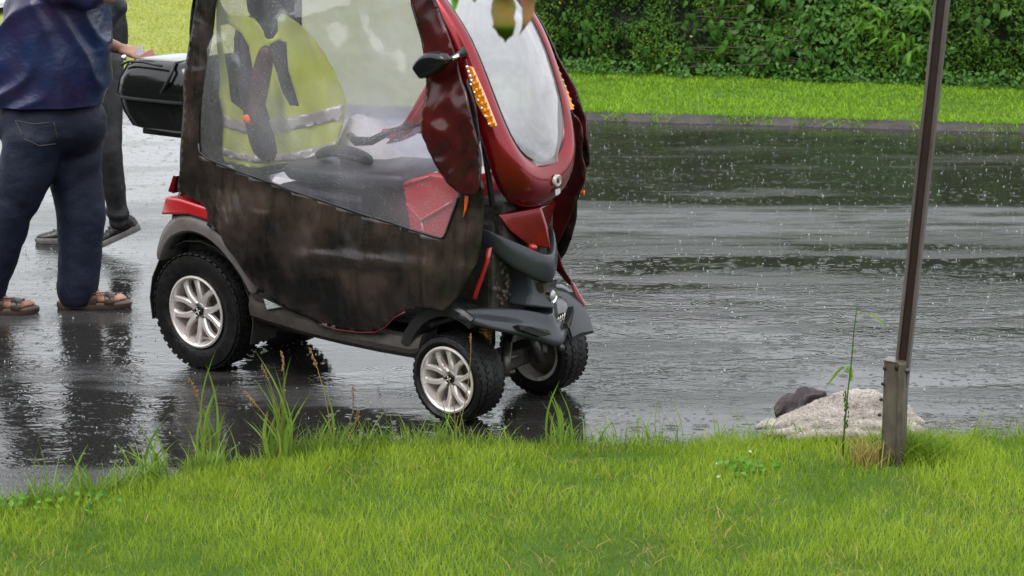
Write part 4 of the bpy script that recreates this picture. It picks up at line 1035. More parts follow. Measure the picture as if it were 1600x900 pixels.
def armrest(k):
    o = .10 if not k else .60
    bm = bmesh.new(); rg = []
    for s, z, w_, th in [(.262, 1.11, .030, .025), (.27, 1.16, .048, .030), (.302, 1.27, .050, .034), (.335, 1.38, .046, .034), (.352, 1.435, .036, .028), (.358, 1.455, .016, .012)]:
        rg.append([Vector((s + w_ * math.cos(t), o + th * math.sin(t), z - .2 * w_ * math.cos(t))) for t in np.linspace(0, 2 * math.pi, 14, endpoint=False)])
    if k: rg = [[Vector((.27 + (p.z - 1.11) * 1.0, p.y, 0.985 + (p.x - .30) * .7)) for p in r] for r in rg]
    a_loft(bm, rg); q = finish('armrest', bm, BROWN, seat, sub=1)
    bm = bmesh.new(); a_lathe(bm, [(0, -.036), (.018, -.034), (.022, -.02), (.022, .03)], seg=18); w__ = finish('armrest_knob', bm, ORANGE, q); w__.location = (.25, o, 1.135)
both(armrest)
bm = bmesh.new()
a_tube(bm, [(1.34, .31, .60), (1.24, .31, .85), (1.10, .31, 1.08)], .035, 12); finish('steering_column', bm, BLACKP, scoot)
bm = bmesh.new(); rg = []
for s, z, hw, th in [(.86, 1.06, .05, .02), (.92, 1.08, .09, .04), (1.0, 1.15, .11, .05), (1.06, 1.23, .10, .05), (1.10, 1.33, .07, .035), (1.12, 1.38, .03, .015)]:
    rg.append([Vector((s + th * .7 * math.cos(t), .30 + hw * math.sin(t), z + th * .5 * math.cos(t))) for t in np.linspace(0, 2 * math.pi, 16, endpoint=False)])
a_loft(bm, rg); til = finish('tiller_console', bm, REDIN, scoot, sub=1)
bm = bmesh.new()
a_tube(bm, [(1.02, .16, 1.15), (1.0, .12, 1.14), (.93, .09, 1.10), (.84, .10, 1.09), (.78, .13, 1.105)], [.012, .014, .018, .020, .017], 10); a_tube(bm, [(1.02, .46, 1.15), (1.0, .50, 1.14), (.93, .53, 1.10), (.84, .52, 1.09), (.78, .49, 1.105)], [.012, .014, .018, .020, .017], 10); a_tube(bm, [(1.02, .16, 1.15), (1.03, .31, 1.16), (1.02, .46, 1.15)], .012, 8)
finish('handlebar', bm, BLACKG, til)
bm = bmesh.new(); sp = [T(596, 203, .26), T(618, 212, .26), T(645, 196, .26), T(668, 165, .26), T(680, 135, .26)]; rg = []
for p, w_ in zip(sp, (.018, .034, .040, .036, .02)):
    rg.append([p + Vector((.25 * w_ * math.cos(t), w_ * 1.3 * math.sin(t), w_ * math.cos(t))) for t in np.linspace(0, 2 * math.pi, 14, endpoint=False)])
a_loft(bm, rg); finish('tiller_shroud', bm, REDIN, til, sub=1)
# leg shield
bm = bmesh.new()
a_loft(bm, [[Vector((s, o, z)) for s, z in ((1.085, .945), (1.24, 1.00), (1.40, .99), (1.40, .70), (1.21, .66), (1.125, .72))] for o in (.09, .12, .50, .53)])
finish('leg_shield', bm, REDIN, scoot, bevel=.014, smooth=True, auto=25)
bm = bmesh.new(); a_tube(bm, [(1.10, .088, .935), (1.235, .085, .985)], .006, 8); a_tube(bm, [(1.115, .085, .86), (1.19, .083, .80), (1.36, .085, .90)], .007, 8); a_tube(bm, [(1.19, .085, .80), (1.215, .085, .69)], .006, 8)
finish('shield_moulding', bm, REDIN, scoot)
# roof and rear window frame
bm = bmesh.new(); rg = []
for s, z, w_ in [(-.06, 1.74, .20), (0, 1.79, .235), (.4, 1.83, .245), (.9, 1.83, .245), (1.15, 1.805, .245), (1.22, 1.78, .24)]:
    rg.append([Vector((s, .32 + w_ * q, z + .03 * (1 - q * q) - (.015 if abs(q) == 1 else 0))) for q in (-1, -.9, -.5, 0, .5, .9, 1)])
a_loft(bm, rg, close=False, caps=False); finish('roof', bm, RED, scoot, sub=2, solid=.02)
for o in (.06, .58):
    bm = bmesh.new(); a_tube(bm, [(-.02, o, .84), (-.035, o, 1.1), (-.015, o + (.02 if o < .3 else -.02), 1.5), (.01, o + (.05 if o < .3 else -.05), 1.78)], .014, 8); finish('cabin_frame', bm, BLACKP, scoot)
for o in (.07, .57):
    bm = bmesh.new(); a_tube(bm, [(1.56, o, .9), (1.50, o, 1.25), (1.40, o, 1.5), (1.24, o, 1.76)], .012, 8); finish('cabin_frame', bm, BLACKP, scoot)
REARP = [(.04, .84), (.60, .84), (.60, 1.2), (.585, 1.5), (.54, 1.77), (.10, 1.77), (.055, 1.5), (.04, 1.2)]
RWIN = [(.10, 1.38), (.54, 1.38), (.53, 1.5), (.50, 1.70), (.14, 1.70), (.11, 1.5)]
rcur = sheet('rear_curtain', REARP, .04, lambda u, v: Vector((-.055 + .01 * NZ(u * 6, v * 6, 1) + (.03 * max(0, v - 1.3)), u, v)), VINYL, scoot, holes=[RWIN], solid=.004)
sheet('rear_film', RWIN, .05, lambda u, v: Vector((-.052 + .01 * NZ(u * 6, v * 6, 1) + (.03 * max(0, v - 1.3)), u, v)), FILM, rcur)

# ---- top box at the rear
def rbox(bm, c, hs_, taper, n=28, top=True):
    pass
cargo = empty('cargo_box', (0, 0, 0), 0, scoot)
def se(s0, s1, o0, o1, z, k=.46, n=48):
    cs, co, hs_, ho = (s0 + s1) / 2, (o0 + o1) / 2, (s1 - s0) / 2, (o1 - o0) / 2
    return [Vector((cs + hs_ * math.copysign(abs(math.cos(t)) ** k, math.cos(t)), co + ho * math.copysign(abs(math.sin(t)) ** k, math.sin(t)), z)) for t in np.linspace(0, 2 * math.pi, n, endpoint=False)]
bm = bmesh.new(); a_loft(bm, [se(-.53, -.16, .17, .47, 1.015), se(-.575, -.14, .125, .515, 1.035), se(-.615, -.13, .105, .535, 1.10), se(-.630, -.125, .10, .54, 1.165), se(-.630, -.125, .10, .54, 1.178)])
finish('box_base', bm, BLACKG, cargo, auto=40)
bm = bmesh.new(); a_loft(bm, [se(-.634, -.12, .092, .548, 1.174), se(-.638, -.118, .088, .552, 1.186), se(-.628, -.12, .10, .54, 1.25), se(-.592, -.13, .12, .52, 1.31), se(-.55, -.14, .15, .49, 1.335), se(-.48, -.17, .2, .44, 1.342)])
lid = finish('box_lid', bm, BLACKG, cargo, auto=40)
bm = bmesh.new(); a_loft(bm, [se(-.632, -.120, .091, .549, 1.158), se(-.642, -.114, .084, .556, 1.162), se(-.642, -.114, .084, .556, 1.170), se(-.632, -.12, .091, .549, 1.174)]); finish('box_rim', bm, BLACKP, cargo, auto=40)
bm = bmesh.new()
a_tube(bm, [(-.30 , .100, 1.19), (-.235, .088, 1.26), (-.22, .105, 1.31), (-.24, .14, 1.335), (-.24, .40, 1.345)], .008, 8); a_tube(bm, [(-.56, .12, 1.31), (-.50, .108, 1.33), (-.40, .10, 1.335), (-.28, .10, 1.325)], .006, 8)
finish('lid_moulding', bm, BLACKP, lid)
bm = bmesh.new(); a_lathe(bm, [(0, -.01), (.012, -.006), (.014, .008)], seg=16); k_ = finish('lock', bm, CHROME, lid); k_.location = (-.60, .17, 1.335)
bm = bmesh.new(); a_box(bm, (-.30, .32, 1.0), (.50, .20, .03)); a_tube(bm, [(-.10, .26, .80), (-.20, .26, .98)], .014, 8); a_tube(bm, [(-.10, .38, .80), (-.20, .38, .98)], .014, 8); finish('rack', bm, MUD, cargo, bevel=.005)

# ------------------------------------------------------------------ things inside the scooter
scootM = Matrix.Translation(SO) @ Matrix.Rotation(SH, 4, 'Z')
def in_scooter(o):
    o.matrix_world = scootM; return o
vest = in_scooter(empty('safety_vest')); tag(vest, 'yellow high visibility vest with grey reflective bands draped over the scooter seat', 'vest')
VA, VB = Vector((.10, .165, 0)), Vector((.62, .31, 0)); VD = (VB - VA).normalized(); VN = Vector((-VD.y, VD.x, 0))
def vtr(px, py):
    """vest plane coordinates (distance along, height) of a sight line"""
    d = ray(px, py); c = Vector((0, 0, CAMZ)); R_ = Matrix.Rotation(-SH, 3, 'Z'); d2 = R_ @ d; c2 = R_ @ (c - SO)
    t = (VA - c2).dot(VN) / d2.dot(VN); p = c2 + d2 * t; return ((p - VA).dot(VD), p.z)
def vfn(u, v):
    o = .030 * NZ(u * 6 + v * 1.5, v * 1.8, 4) + .016 * (1 - 2 * abs(math.sin(u * 17 + v * 4 + 2 * NZ(u * 3, v * 3, 6)))) + .012 * NZ(u * 16, v * 5, 8) + .03 * math.exp(-((v - 1.0) / .1) ** 2) * NZ(u * 10, v, 2)
    return VA + VD * u - VN * (o + .01) + Vector((0, 0, v))
VP = [(338, -20), (352, 20), (392, 24), (412, 45), (416, 62), (436, 58), (432, 20), (455, 25), (490, 55), (515, 95), (540, 152), (538, 180), (530, 240), (500, 250), (440, 256), (405, 262), (372, 258), (352, 250), (352, 190), (343, 120), (336, 40)]
H1 = [(344, 40), (362, 36), (380, 52), (390, 72), (398, 120), (398, 172), (384, 180), (364, 158), (352, 100)]
H2 = [(424, 70), (438, 62), (448, 66), (454, 110), (468, 166), (456, 164), (440, 128), (428, 100)]
vp = [vtr(*p) for p in VP]
sheet('vest_cloth', smoothpoly(vp), .016, vfn, VEST, vest, holes=[[vtr(*p) for p in H1], [vtr(*p) for p in H2]], solid=.003)
def tape(pts):
    q = [vtr(*p) for p in pts]
    sheet('reflective_band', q, .016, lambda u, v: vfn(u, v) - VN * .006, VTAPE, vest, solid=.002)
tape([(352, 176), (378, 190), (420, 188), (470, 180), (536, 163), (535, 186), (470, 200), (425, 207), (380, 208), (353, 194)])
tape([(353, 226), (375, 240), (420, 243), (470, 236), (531, 219), (529, 234), (470, 249), (425, 254), (375, 250), (353, 240)])
bagp = [(.50, .95), (.535, 1.06), (.58, 1.15), (.64, 1.13), (.70, 1.09), (.76, 1.02), (.80, .96)]
bm = bmesh.new(); rg = []
for i, o in enumerate((.34, .36, .42, .48, .50)):
    sc_ = (.6, .95, 1, .9, .5)[i]
    rg.append([Vector((.65 + (a - .65) * sc_ + .018 * NZ(a * 20, o * 20, 1), o, .96 + (b - .96) * sc_ + .02 * NZ(a * 18, b * 18, o * 30))) for a, b in bagp])
a_loft(bm, rg); bag = in_scooter(finish('plastic_bag', bm, BAG, auto=30)); tag(bag, 'crumpled white plastic bag lying on the scooter seat', 'bag')
bm = bmesh.new(); rg = []
for s, z, w_ in [(.52, .985, .02), (.55, 1.0, .055), (.62, 1.015, .07), (.70, 1.01, .065), (.78, .998, .05), (.82, .985, .02)]:
    rg.append([Vector((s + .01 * NZ(s * 30, k_, 2), .22 + w_ * math.cos(t), z + (.024 + .016 * NZ(s * 25, k_ * 1.7, 5)) * math.sin(t))) for k_, t in enumerate(np.linspace(0, 2 * math.pi, 14, endpoint=False))])
a_loft(bm, rg); gl_ = in_scooter(finish('glove', bm, DARKCL, sub=1)); tag(gl_, 'crumpled black glove lying on the scooter seat in front of the vest', 'glove')

# ------------------------------------------------------------------ people
def remesh(name, bm, voxel, mat, parent, it=6, disp=None):
    me = bpy.data.meshes.new(name); bm.to_mesh(me); bm.free(); o = bpy.data.objects.new(name, me); COL.objects.link(o)
    m = o.modifiers.new('r', 'REMESH'); m.mode = 'VOXEL'; m.voxel_size = voxel
    s = o.modifiers.new('s', 'SMOOTH'); s.iterations = it; s.factor = .5
    dg = bpy.context.evaluated_depsgraph_get(); me2 = bpy.data.meshes.new_from_object(o.evaluated_get(dg)); bpy.data.objects.remove(o)
    me2.name = name
    if disp:
        nrm = [v.normal.copy() for v in me2.vertices]
        for v_, n_ in zip(me2.vertices, nrm): v_.co += n_ * disp(v_.co)
        me2.update()
    return link(name, me2, mat, parent)
def limb(bm, pts, rad, seg=16, flat=1.0): a_tube(bm, pts, rad, seg, flat); a_ball(bm, pts[0], rad[0] * .98, 2); a_ball(bm, pts[-1], rad[-1] * .98, 2)
def head_bm(bm, c, yaw, s=1.0):
    """skull with brow, nose, mouth, ears; c = centre of the head, facing +x before yaw"""
    R_ = Matrix.Rotation(yaw, 3, 'Z')
    def P_(x, y, z): return Vector(c) + R_ @ (Vector((x, y, z)) * s)
    def B(x, y, z, r): a_ball(bm, P_(x, y, z), tuple(q * s for q in r), 2, R_)
    B(-.01, 0, .02, (.098, .076, .10)); B(.03, 0, -.055, (.066, .056, .068)); B(.055, 0, -.098, (.028, .028, .022))
    B(.090, 0, -.018, (.020, .012, .026)); B(.098, 0, -.034, (.017, .016, .012)); B(.080, 0, .022, (.016, .055, .012))
    B(.080, 0, -.066, (.014, .024, .006)); B(.079, 0, -.078, (.014, .021, .007))
    for k in (-1, 1): B(-.005, k * .078, -.015, (.024, .010, .032)); B(.070, k * .032, .004, (.014, .014, .009)); B(.062, k * .042, -.035, (.022, .02, .02))
    return P_
def hand_bm(bm, wr, dirv, palm_n, s=1.0, curl=.5, right=True):
    """palm, four bent fingers of unequal length and a thumb leaving the side of the palm"""
    d = Vector(dirv).normalized(); n_ = Vector(palm_n); n_ = (n_ - d * n_.dot(d)).normalized(); w_ = d.cross(n_) * (1 if right else -1)
    wr = Vector(wr)
    for k in range(4):
        b0 = wr + d * .022 * s + w_ * (-.024 + .016 * k) * s; b1 = wr + d * (.088 - .004 * abs(k - 1)) * s + w_ * (-.031 + .0205 * k) * s
        limb(bm, [b0, b1], [.015 * s, .0115 * s], 8, 1.0)
        L_ = (.040, .045, .041, .032)[k] * s; p = b1; ang = curl * (.5 + .12 * k)
        chain = [p]; rad = [.0105 * s]
        for j in range(3):
            dd = d * math.cos(ang) + n_ * math.sin(ang); p = p + dd * L_ * (1, .68, .5)[j]; chain.append(p); rad.append((.0098, .0090, .0072)[j] * s); ang += curl * .75
        limb(bm, chain, rad, 8)
    t0 = wr + d * .030 * s - w_ * .026 * s; t1 = t0 + (d * .6 - w_ * .75 + n_ * .35) * .042 * s; t2 = t1 + (d * .85 - w_ * .25 + n_ * .45) * .034 * s; t3 = t2 + (d * .9 + n_ * .4) * .026 * s
    limb(bm, [t0, t1, t2, t3], [.016 * s, .0135 * s, .0115 * s, .009 * s], 8)
    limb(bm, [wr - d * .03 * s, wr + d * .03 * s], [.024 * s, .026 * s], 12, 1.0)
def hair_bm(bm, c, yaw, s):
    R_ = Matrix.Rotation(yaw, 3, 'Z'); q = a_ball(bm, Vector(c) + R_ @ (Vector((-.022, 0, .030)) * s), tuple(a * s for a in (.098, .084, .098)), 3, R_)
    inv = R_.transposed()
    dead = []
    for v_ in q:
        l = inv @ (v_.co - Vector(c)) / s
        if l.z < -.055 or (l.x > .045 and l.z < .075) or (l.x > .0 and l.z < -.01): dead.append(v_)
        else: v_.co += (v_.co - Vector(c)).normalized() * .006 * NZ(*(v_.co * 60))
    bmesh.ops.delete(bm, geom=dead, context='VERTS')

man = empty('person', (-2.26, 9.38, 0)); mo = Vector(man.location)
tag(man, 'man in wet blue shirt, dark jeans and brown sandals holding papers behind the scooter', 'person')
def m_(px, py, Y): return W(px, py, Y) - mo
HIPR, HIPL = m_(62, 205, 9.30), m_(108, 205, 9.46)
KNR, KNL = m_(16, 335, 9.26), m_(127, 335, 9.44)
ANR, ANL = m_(-22, 462, 9.30), m_(124, 462, 9.42)
for a in (ANR, ANL): a.z = .10
chest = m_(98, 20, 9.38); belly = m_(105, 95, 9.38); pelv = m_(84, 185, 9.38); neck = m_(110, -75, 9.38); headc = m_(125, -118, 9.38)
SHR, SHL = m_(88, -22, 9.18), m_(118, -22, 9.58)
ELR, HAR = m_(170, -10, 9.12), m_(185, -75, 9.28)            # right arm bent upwards, above the picture
WRL = m_(183, 74, 9.50); ELL = m_(120, 55, 9.62)
# body: one skinned figure
bm = bmesh.new()
a_ball(bm, chest, (.19, .22, .22), 3); a_ball(bm, belly + Vector((.0, 0, 0)), (.19, .18, .22), 3); a_ball(bm, pelv, (.17, .18, .17), 3)
limb(bm, [neck - Vector((0.02, 0, .06)), neck, headc - Vector((.01, 0, .03))], [.085, .066, .062])
PH = head_bm(bm, headc, .05, 1.06)
for hp, kn, an in ((HIPR, KNR, ANR), (HIPL, KNL, ANL)): limb(bm, [hp, hp.lerp(kn, .5), kn, kn.lerp(an, .35), an], [.10, .088, .064, .062, .045])
for an, tz in ((ANR, .0), (ANL, .0)):
    limb(bm, [an + Vector((-.035, 0, -.045)), an + Vector((.07, -.005, -.040)), an + Vector((.165, -.01, -.050))], [.036, .036, .026], 12)
    for k in range(5):
        b = an + Vector((.175 - .009 * k, -.005 + (.040 - .019 * k), -.054)); limb(bm, [b, b + Vector((.030, .0, .004)), b + Vector((.052 - .006 * k, 0, -.006))], [(.016, .012, .0115, .011, .0105)[k]] * 2 + [.009], 8)
limb(bm, [SHR, ELR], [.062, .048]); limb(bm, [ELR, HAR], [.046, .031])
limb(bm, [SHL, ELL], [.062, .048]); limb(bm, [ELL, ELL.lerp(WRL, .5), WRL], [.046, .044, .031])
hand_bm(bm, HAR + Vector((.0, 0, .01)), (HAR - ELR), (1, 0, 0), 1.08, .5, True)
hand_bm(bm, WRL + Vector((.012, -.01, -.004)), (.93, -.25, -.22), (.0, .35, -1), 1.12, .32, False)
body = remesh('body', bm, .0075, SKIN, man, 3)
def eyes(par, PH_):
    for k in (-1, 1):
        bm = bmesh.new(); a_ball(bm, PH_(.075, k * .032, .002), .0105, 2); e_ = finish('eye', bm, M('eye_white', (.7, .68, .66), .2) if 'eye_white' not in bpy.data.materials else bpy.data.materials['eye_white'], par)
        bm = bmesh.new(); a_ball(bm, PH_(.083, k * .032, .002), .0048, 2); finish('iris', bm, HAIRD, e_)
eyes(man, PH)
bm = bmesh.new(); hair_bm(bm, headc, .05, 1.06); finish('hair', bm, HAIR, man)
# jeans
bm = bmesh.new()
a_ball(bm, pelv + Vector((-.045, 0, -.02)), (.245, .215, .20), 3); a_ball(bm, pelv + Vector((.06, .02, -.02)), (.195, .20, .19), 3)
limb(bm, [HIPR + Vector((-.02, 0, -.02)), HIPR.lerp(KNR, .45), KNR, KNR.lerp(ANR, .5), ANR + Vector((-.01, 0, -.01))], [.160, .140, .108, .102, .100], 20)
limb(bm, [HIPL + Vector((.01, 0, -.02)), HIPL.lerp(KNL, .45), KNL, KNL.lerp(ANL, .5), ANL + Vector((-.01, 0, -.025))], [.150, .136, .122, .108, .102], 20)
def jfold(c):
    z = c.z
    k = .006 * FB(c.x * 1.2, c.y, z * 1.6, 6, 3)
    w = NZ(c.x, c.y, z, 3.5)
    k += .0055 * math.sin(30 * (z * .8 + c.x * .9) + 7 * w) * (.6 * math.exp(-((z - .5) / .10) ** 2) + math.exp(-((z - .12) / .08) ** 2)) * (.4 + w)
    k += .007 * math.sin(26 * (z * .9 - (c.x + .05) * .8) + 6 * w) * math.exp(-((z - .76) / .12) ** 2)
    return k - (.02 if z < .0 else 0)
jeans = remesh('jeans', bm, .011, JEANS, man, 14, jfold)
for v_ in jeans.data.vertices:
    if v_.co.z < .022: v_.co.z = .022 + .004 * NZ(*(v_.co * 20))
# back pocket on the near seat
bm = bmesh.new()
pk = [m_(*p, 9.14) for p in [(22, 187), (80, 190), (78, 196), (40, 222), (28, 222)]]
def on_jeans(px, py):
    c = Vector((0, 0, CAMZ)) - mo; d = ray(px, py).normalized()
    ok, loc, nr, _ = jeans.ray_cast(c, d); return (loc, nr) if ok else (c + d * 9.2, -d)
def seam(pts, name='seam', mat=None, obj_=None, r=.0028):
    bm = bmesh.new(); q = []
    for a, b in zip(pts, pts[1:]):
        for k in range(6):
            px, py = a[0] + (b[0] - a[0]) * k / 6, a[1] + (b[1] - a[1]) * k / 6; l, n_ = on_jeans(px, py); q.append(l + n_ * .001)
    a_tube(bm, q, r, 5); return finish(name, bm, mat or STITCH, jeans)
seam([(24, 188), (52, 194), (84, 191)]); seam([(38, 217), (62, 228), (92, 224)]); seam([(24, 188), (38, 217)]); seam([(84, 191), (92, 224)])
# shirt
bm = bmesh.new()
rings = []; hem = m_(78, 150, 9.38)
for py_, x0_, x1_, dp in [(-48, 70, 140, .13), (-35, 45, 152, .20), (-10, 22, 162, .245), (20, 8, 167, .25), (45, -2, 171, .24), (75, -10, 175, .235), (100, -13, 175, .235), (130, -13, 169, .23), (155, -12, 162, .228), (190, -12, 158, .225)]:
    a_, b_ = m_(x0_, py_, 9.38), m_(x1_, py_, 9.38); c_ = (a_ + b_) / 2; hw_ = (b_.x - a_.x) / 2
    rings.append([c_ + Vector((hw_ * math.copysign(abs(math.cos(t)) ** .85, math.cos(t)), dp * math.copysign(abs(math.sin(t)) ** .85, math.sin(t)), 0)) for t in np.linspace(0, 2 * math.pi, 36, endpoint=False)])
a_loft(bm, rings)
limb(bm, [SHR, SHR.lerp(ELR, .75)], [.10, .085]); limb(bm, [SHL, SHL.lerp(ELL, .6)], [.10, .09])
a_ball(bm, neck - Vector((.015, 0, .075)), (.13, .17, .07), 3)
def sfold(c):
    z = c.z; x = c.x
    w = NZ(x, c.y, z, 3.2)
    k = .015 * (1 - 2 * abs(math.sin(17 * (z * .85 - x * .8) + 3.5 * w))) * min(1, max(.1, (.12 - x) / .3))
    k += .011 * (1 - 2 * abs(math.sin(20 * (x * .95 + z * .22) + 3 * w))) * min(1, max(0, (x + .08) / .2))
    k += .003 * FB(x, c.y, z, 9, 3)
    return k
shirt = remesh('shirt', bm, .010, SHIRT, man, 25, sfold)
zc = hem.z - .035
me = shirt.data; bm = bmesh.new(); bm.from_mesh(me)
bmesh.ops.bisect_plane(bm, geom=bm.verts[:] + bm.edges[:] + bm.faces[:], plane_co=(0, 0, zc), plane_no=(0, .0, 1), clear_inner=True)
bm.to_mesh(me); bm.free(); mods(shirt, solid=.006)
# sandals
def sandal(an):
    e_ = empty('sandal', (an.x + .012, an.y, 0), .0, man); e_.scale = (1.13, 1.08, 1.12)
    out = [(-.105, -.035), (-.115, .0), (-.10, .036), (-.03, .044), (.06, .050), (.14, .060), (.20, .050), (.222, .018), (.215, -.022), (.17, -.050), (.08, -.052), (-.02, -.046)]
    out = smoothpoly(out, 1)
    bm = bmesh.new()
    a_loft(bm, [[Vector((a * .97, b * .95, .002)) for a, b in out], [Vector((a, b, .012)) for a, b in out], [Vector((a, b, .026)) for a, b in out], [Vector((a * .97, b * .93, .031)) for a, b in out]])
    finish('sole', bm, SSOLE, e_, auto=40)
    for s0, s1, hgt in ((.012, .072, .088), (.108, .150, .068)):
        rings = []
        for k in range(11):
            t = math.pi * k / 10; rings.append([Vector((s, math.cos(t) * (.056 if s0 > .1 else .052), .028 + (hgt - .028 - .12 * (s - s0)) * math.sin(t) ** .7)) + Vector((0, 0, th)) for s, th in ((s0, 0), (s1, -.004), (s1, .003), (s0, .006))])
        bm = bmesh.new(); a_loft(bm, rings); finish('strap', bm, SANDAL, e_, auto=40)
    bm = bmesh.new(); a_tube(bm, [(.03, -.05, .04), (.06, -.045, .075), (.12, -.03, .078), (.14, -.05, .045)], .006, 6, .5); finish('buckle_strap', bm, SANDAL, e_)
    return e_
for an in (ANR, ANL): sandal(an)
# papers in the man's hand
hp = WRL + mo
pp = empty('papers', hp); tag(pp, 'white and pink paper slips held in the man\'s hand above the rear box', 'papers')
def slip(name, px, mat, Y, dy):
    pts = [W(*p, Y) - hp for p in px]; plate(name, [(i, 0) for i in range(len(pts))], lambda u, v, d: pts[int(u)] + Vector((0, d, 0)), .003, mat, pp, bevel=0)
slip('white_slip', [(211, 80), (222, 68), (224, 86), (215, 92)], PAPER, 9.44, 0)
slip('pink_slip', [(214, 90), (238, 76), (243, 86), (222, 94)], PINK, 9.42, 0)

# second person, walking left behind the first
dk = empty('person', (-2.4, 10.85, 0)); do_ = Vector(dk.location); tag(dk, 'person in black jacket and black shoes walking left, mostly hidden behind the man in blue', 'person')
def d_(px, py, Y): return W(px, py, Y) - do_
h2R, k2R, a2R = d_(162, 95, 10.80), d_(168, 235, 10.72), d_(187, 350, 10.80)
h2L, k2L, a2L = d_(140, 95, 10.98), d_(106, 235, 11.0), d_(108, 345, 11.02)
a2R.z = .155; a2L.z = .10
pel2, ch2, nk2, hd2 = d_(150, 85, 10.88), d_(146, -25, 10.88), d_(138, -110, 10.88), d_(130, -152, 10.88)
s2R, s2L = d_(152, -68, 10.66), d_(142, -68, 11.10)
e2R, w2R = d_(178, 15, 10.60), d_(140, 60, 10.52); e2L, w2L = d_(130, 15, 11.15), d_(105, 70, 11.05)
bm = bmesh.new()
a_ball(bm, ch2, (.13, .19, .24), 3); a_ball(bm, pel2, (.13, .17, .16), 3); limb(bm, [ch2, pel2], [.14, .14])
limb(bm, [nk2 - Vector((-.01, 0, .08)), nk2, hd2], [.075, .058, .055]); PH2 = head_bm(bm, hd2, math.pi, 1.0)
for a, b, c in ((h2R, k2R, a2R), (h2L, k2L, a2L)): limb(bm, [a, a.lerp(b, .5), b, b.lerp(c, .4), c], [.085, .075, .055, .055, .04])
for a, b, c in ((s2R, e2R, w2R), (s2L, e2L, w2L)): limb(bm, [a, b], [.055, .042]); limb(bm, [b, c], [.042, .028])
hand_bm(bm, w2R + (w2R - e2R).normalized() * .02, (w2R - e2R), (-1, 0, .2), 1.0, .5, False); hand_bm(bm, w2L + (w2L - e2L).normalized() * .02, (w2L - e2L), (-1, 0, .2), 1.0, .5, True)
remesh('body', bm, .008, SKIN, dk, 3); eyes(dk, PH2)
bm = bmesh.new(); hair_bm(bm, hd2, math.pi, 1.0); finish('hair', bm, HAIRD, dk)
bm = bmesh.new(); a_ball(bm, pel2, (.155, .19, .15), 3)
limb(bm, [h2R, h2R.lerp(k2R, .5), k2R, k2R.lerp(a2R, .55), a2R + Vector((.0, 0, .01))], [.115, .10, .080, .068, .060], 18)
limb(bm, [h2L, h2L.lerp(k2L, .5), k2L, k2L.lerp(a2L, .55), a2L + Vector((0, 0, .02))], [.115, .10, .080, .070, .064], 18)
remesh('trousers', bm, .011, GREYTR, dk, 5, lambda c: .005 * FB(c.x, c.y, c.z, 7, 3) + .007 * math.sin(c.z * 60 + 5 * NZ(c.x, c.y, c.z, 6)) * (math.exp(-((c.z - .24) / .09) ** 2)))
bm = bmesh.new(); a_ball(bm, ch2, (.175, .23, .27), 3); limb(bm, [ch2 + Vector((0, 0, -.1)), pel2 + Vector((0, 0, .06))], [.175, .18], 24); limb(bm, [s2R, e2R, w2R - (w2R - e2R) * .1], [.085, .07, .055]); limb(bm, [s2L, e2L, w2L - (w2L - e2L) * .1], [.085, .07, .055]); a_ball(bm, nk2 - Vector((0, 0, .07)), (.10, .14, .06), 3)
remesh('jacket', bm, .012, DARKCL, dk, 5, lambda c: .009 * FB(c.x, c.y, c.z, 6, 3) + .008 * math.sin(c.x * 40 + 6 * NZ(c.x, c.y, c.z, 4)))
def shoe(an, pitch, lift):
    e_ = empty('shoe', (an.x, an.y, 0), math.pi, dk); e_.location.z = lift; e_.rotation_euler = (0, pitch, math.pi)
    out = smoothpoly([(-.085, -.030), (-.098, .0), (-.085, .032), (0, .036), (.09, .046), (.165, .044), (.205, .012), (.195, -.025), (.14, -.044), (.05, -.038)], 1)
    bm = bmesh.new(); a_loft(bm, [[Vector((a, b, 0)) for a, b in out], [Vector((a * 1.02, b * 1.05, .012)) for a, b in out], [Vector((a * 1.02, b * 1.05, .026 + (.012 if a < -.03 else 0))) for a, b in out], [Vector((a * .98, b * .96, .034 + (.012 if a < -.03 else 0))) for a, b in out]]); finish('sole', bm, SOLE, e_, auto=35)
    bm = bmesh.new(); rg = []
    for x_, w_, h_ in [(-.095, .018, .07), (-.085, .034, .105), (-.04, .040, .125), (.01, .041, .118), (.06, .044, .088), (.12, .046, .066), (.17, .040, .056), (.197, .018, .044)]:
        rg.append([Vector((x_, w_ * math.cos(t), .028 + (h_ - .028) * max(0, math.sin(t)) ** .8)) for t in np.linspace(-.15, math.pi + .15, 13)])
    a_loft(bm, rg); up = finish('upper', bm, SHOE, e_, sub=1)
    bm = bmesh.new()
    for k in range(4): a_tube(bm, [(.02 + .022 * k, -.026, .112 - .013 * k), (.028 + .022 * k, 0, .121 - .014 * k), (.02 + .022 * k, .026, .112 - .013 * k)], .0035, 6)
    finish('lace', bm, SHOE, e_)
shoe(Vector((a2R.x + .035, a2R.y, 0)), .42, .085); shoe(Vector((a2L.x, a2L.y, 0)), 0, .002)

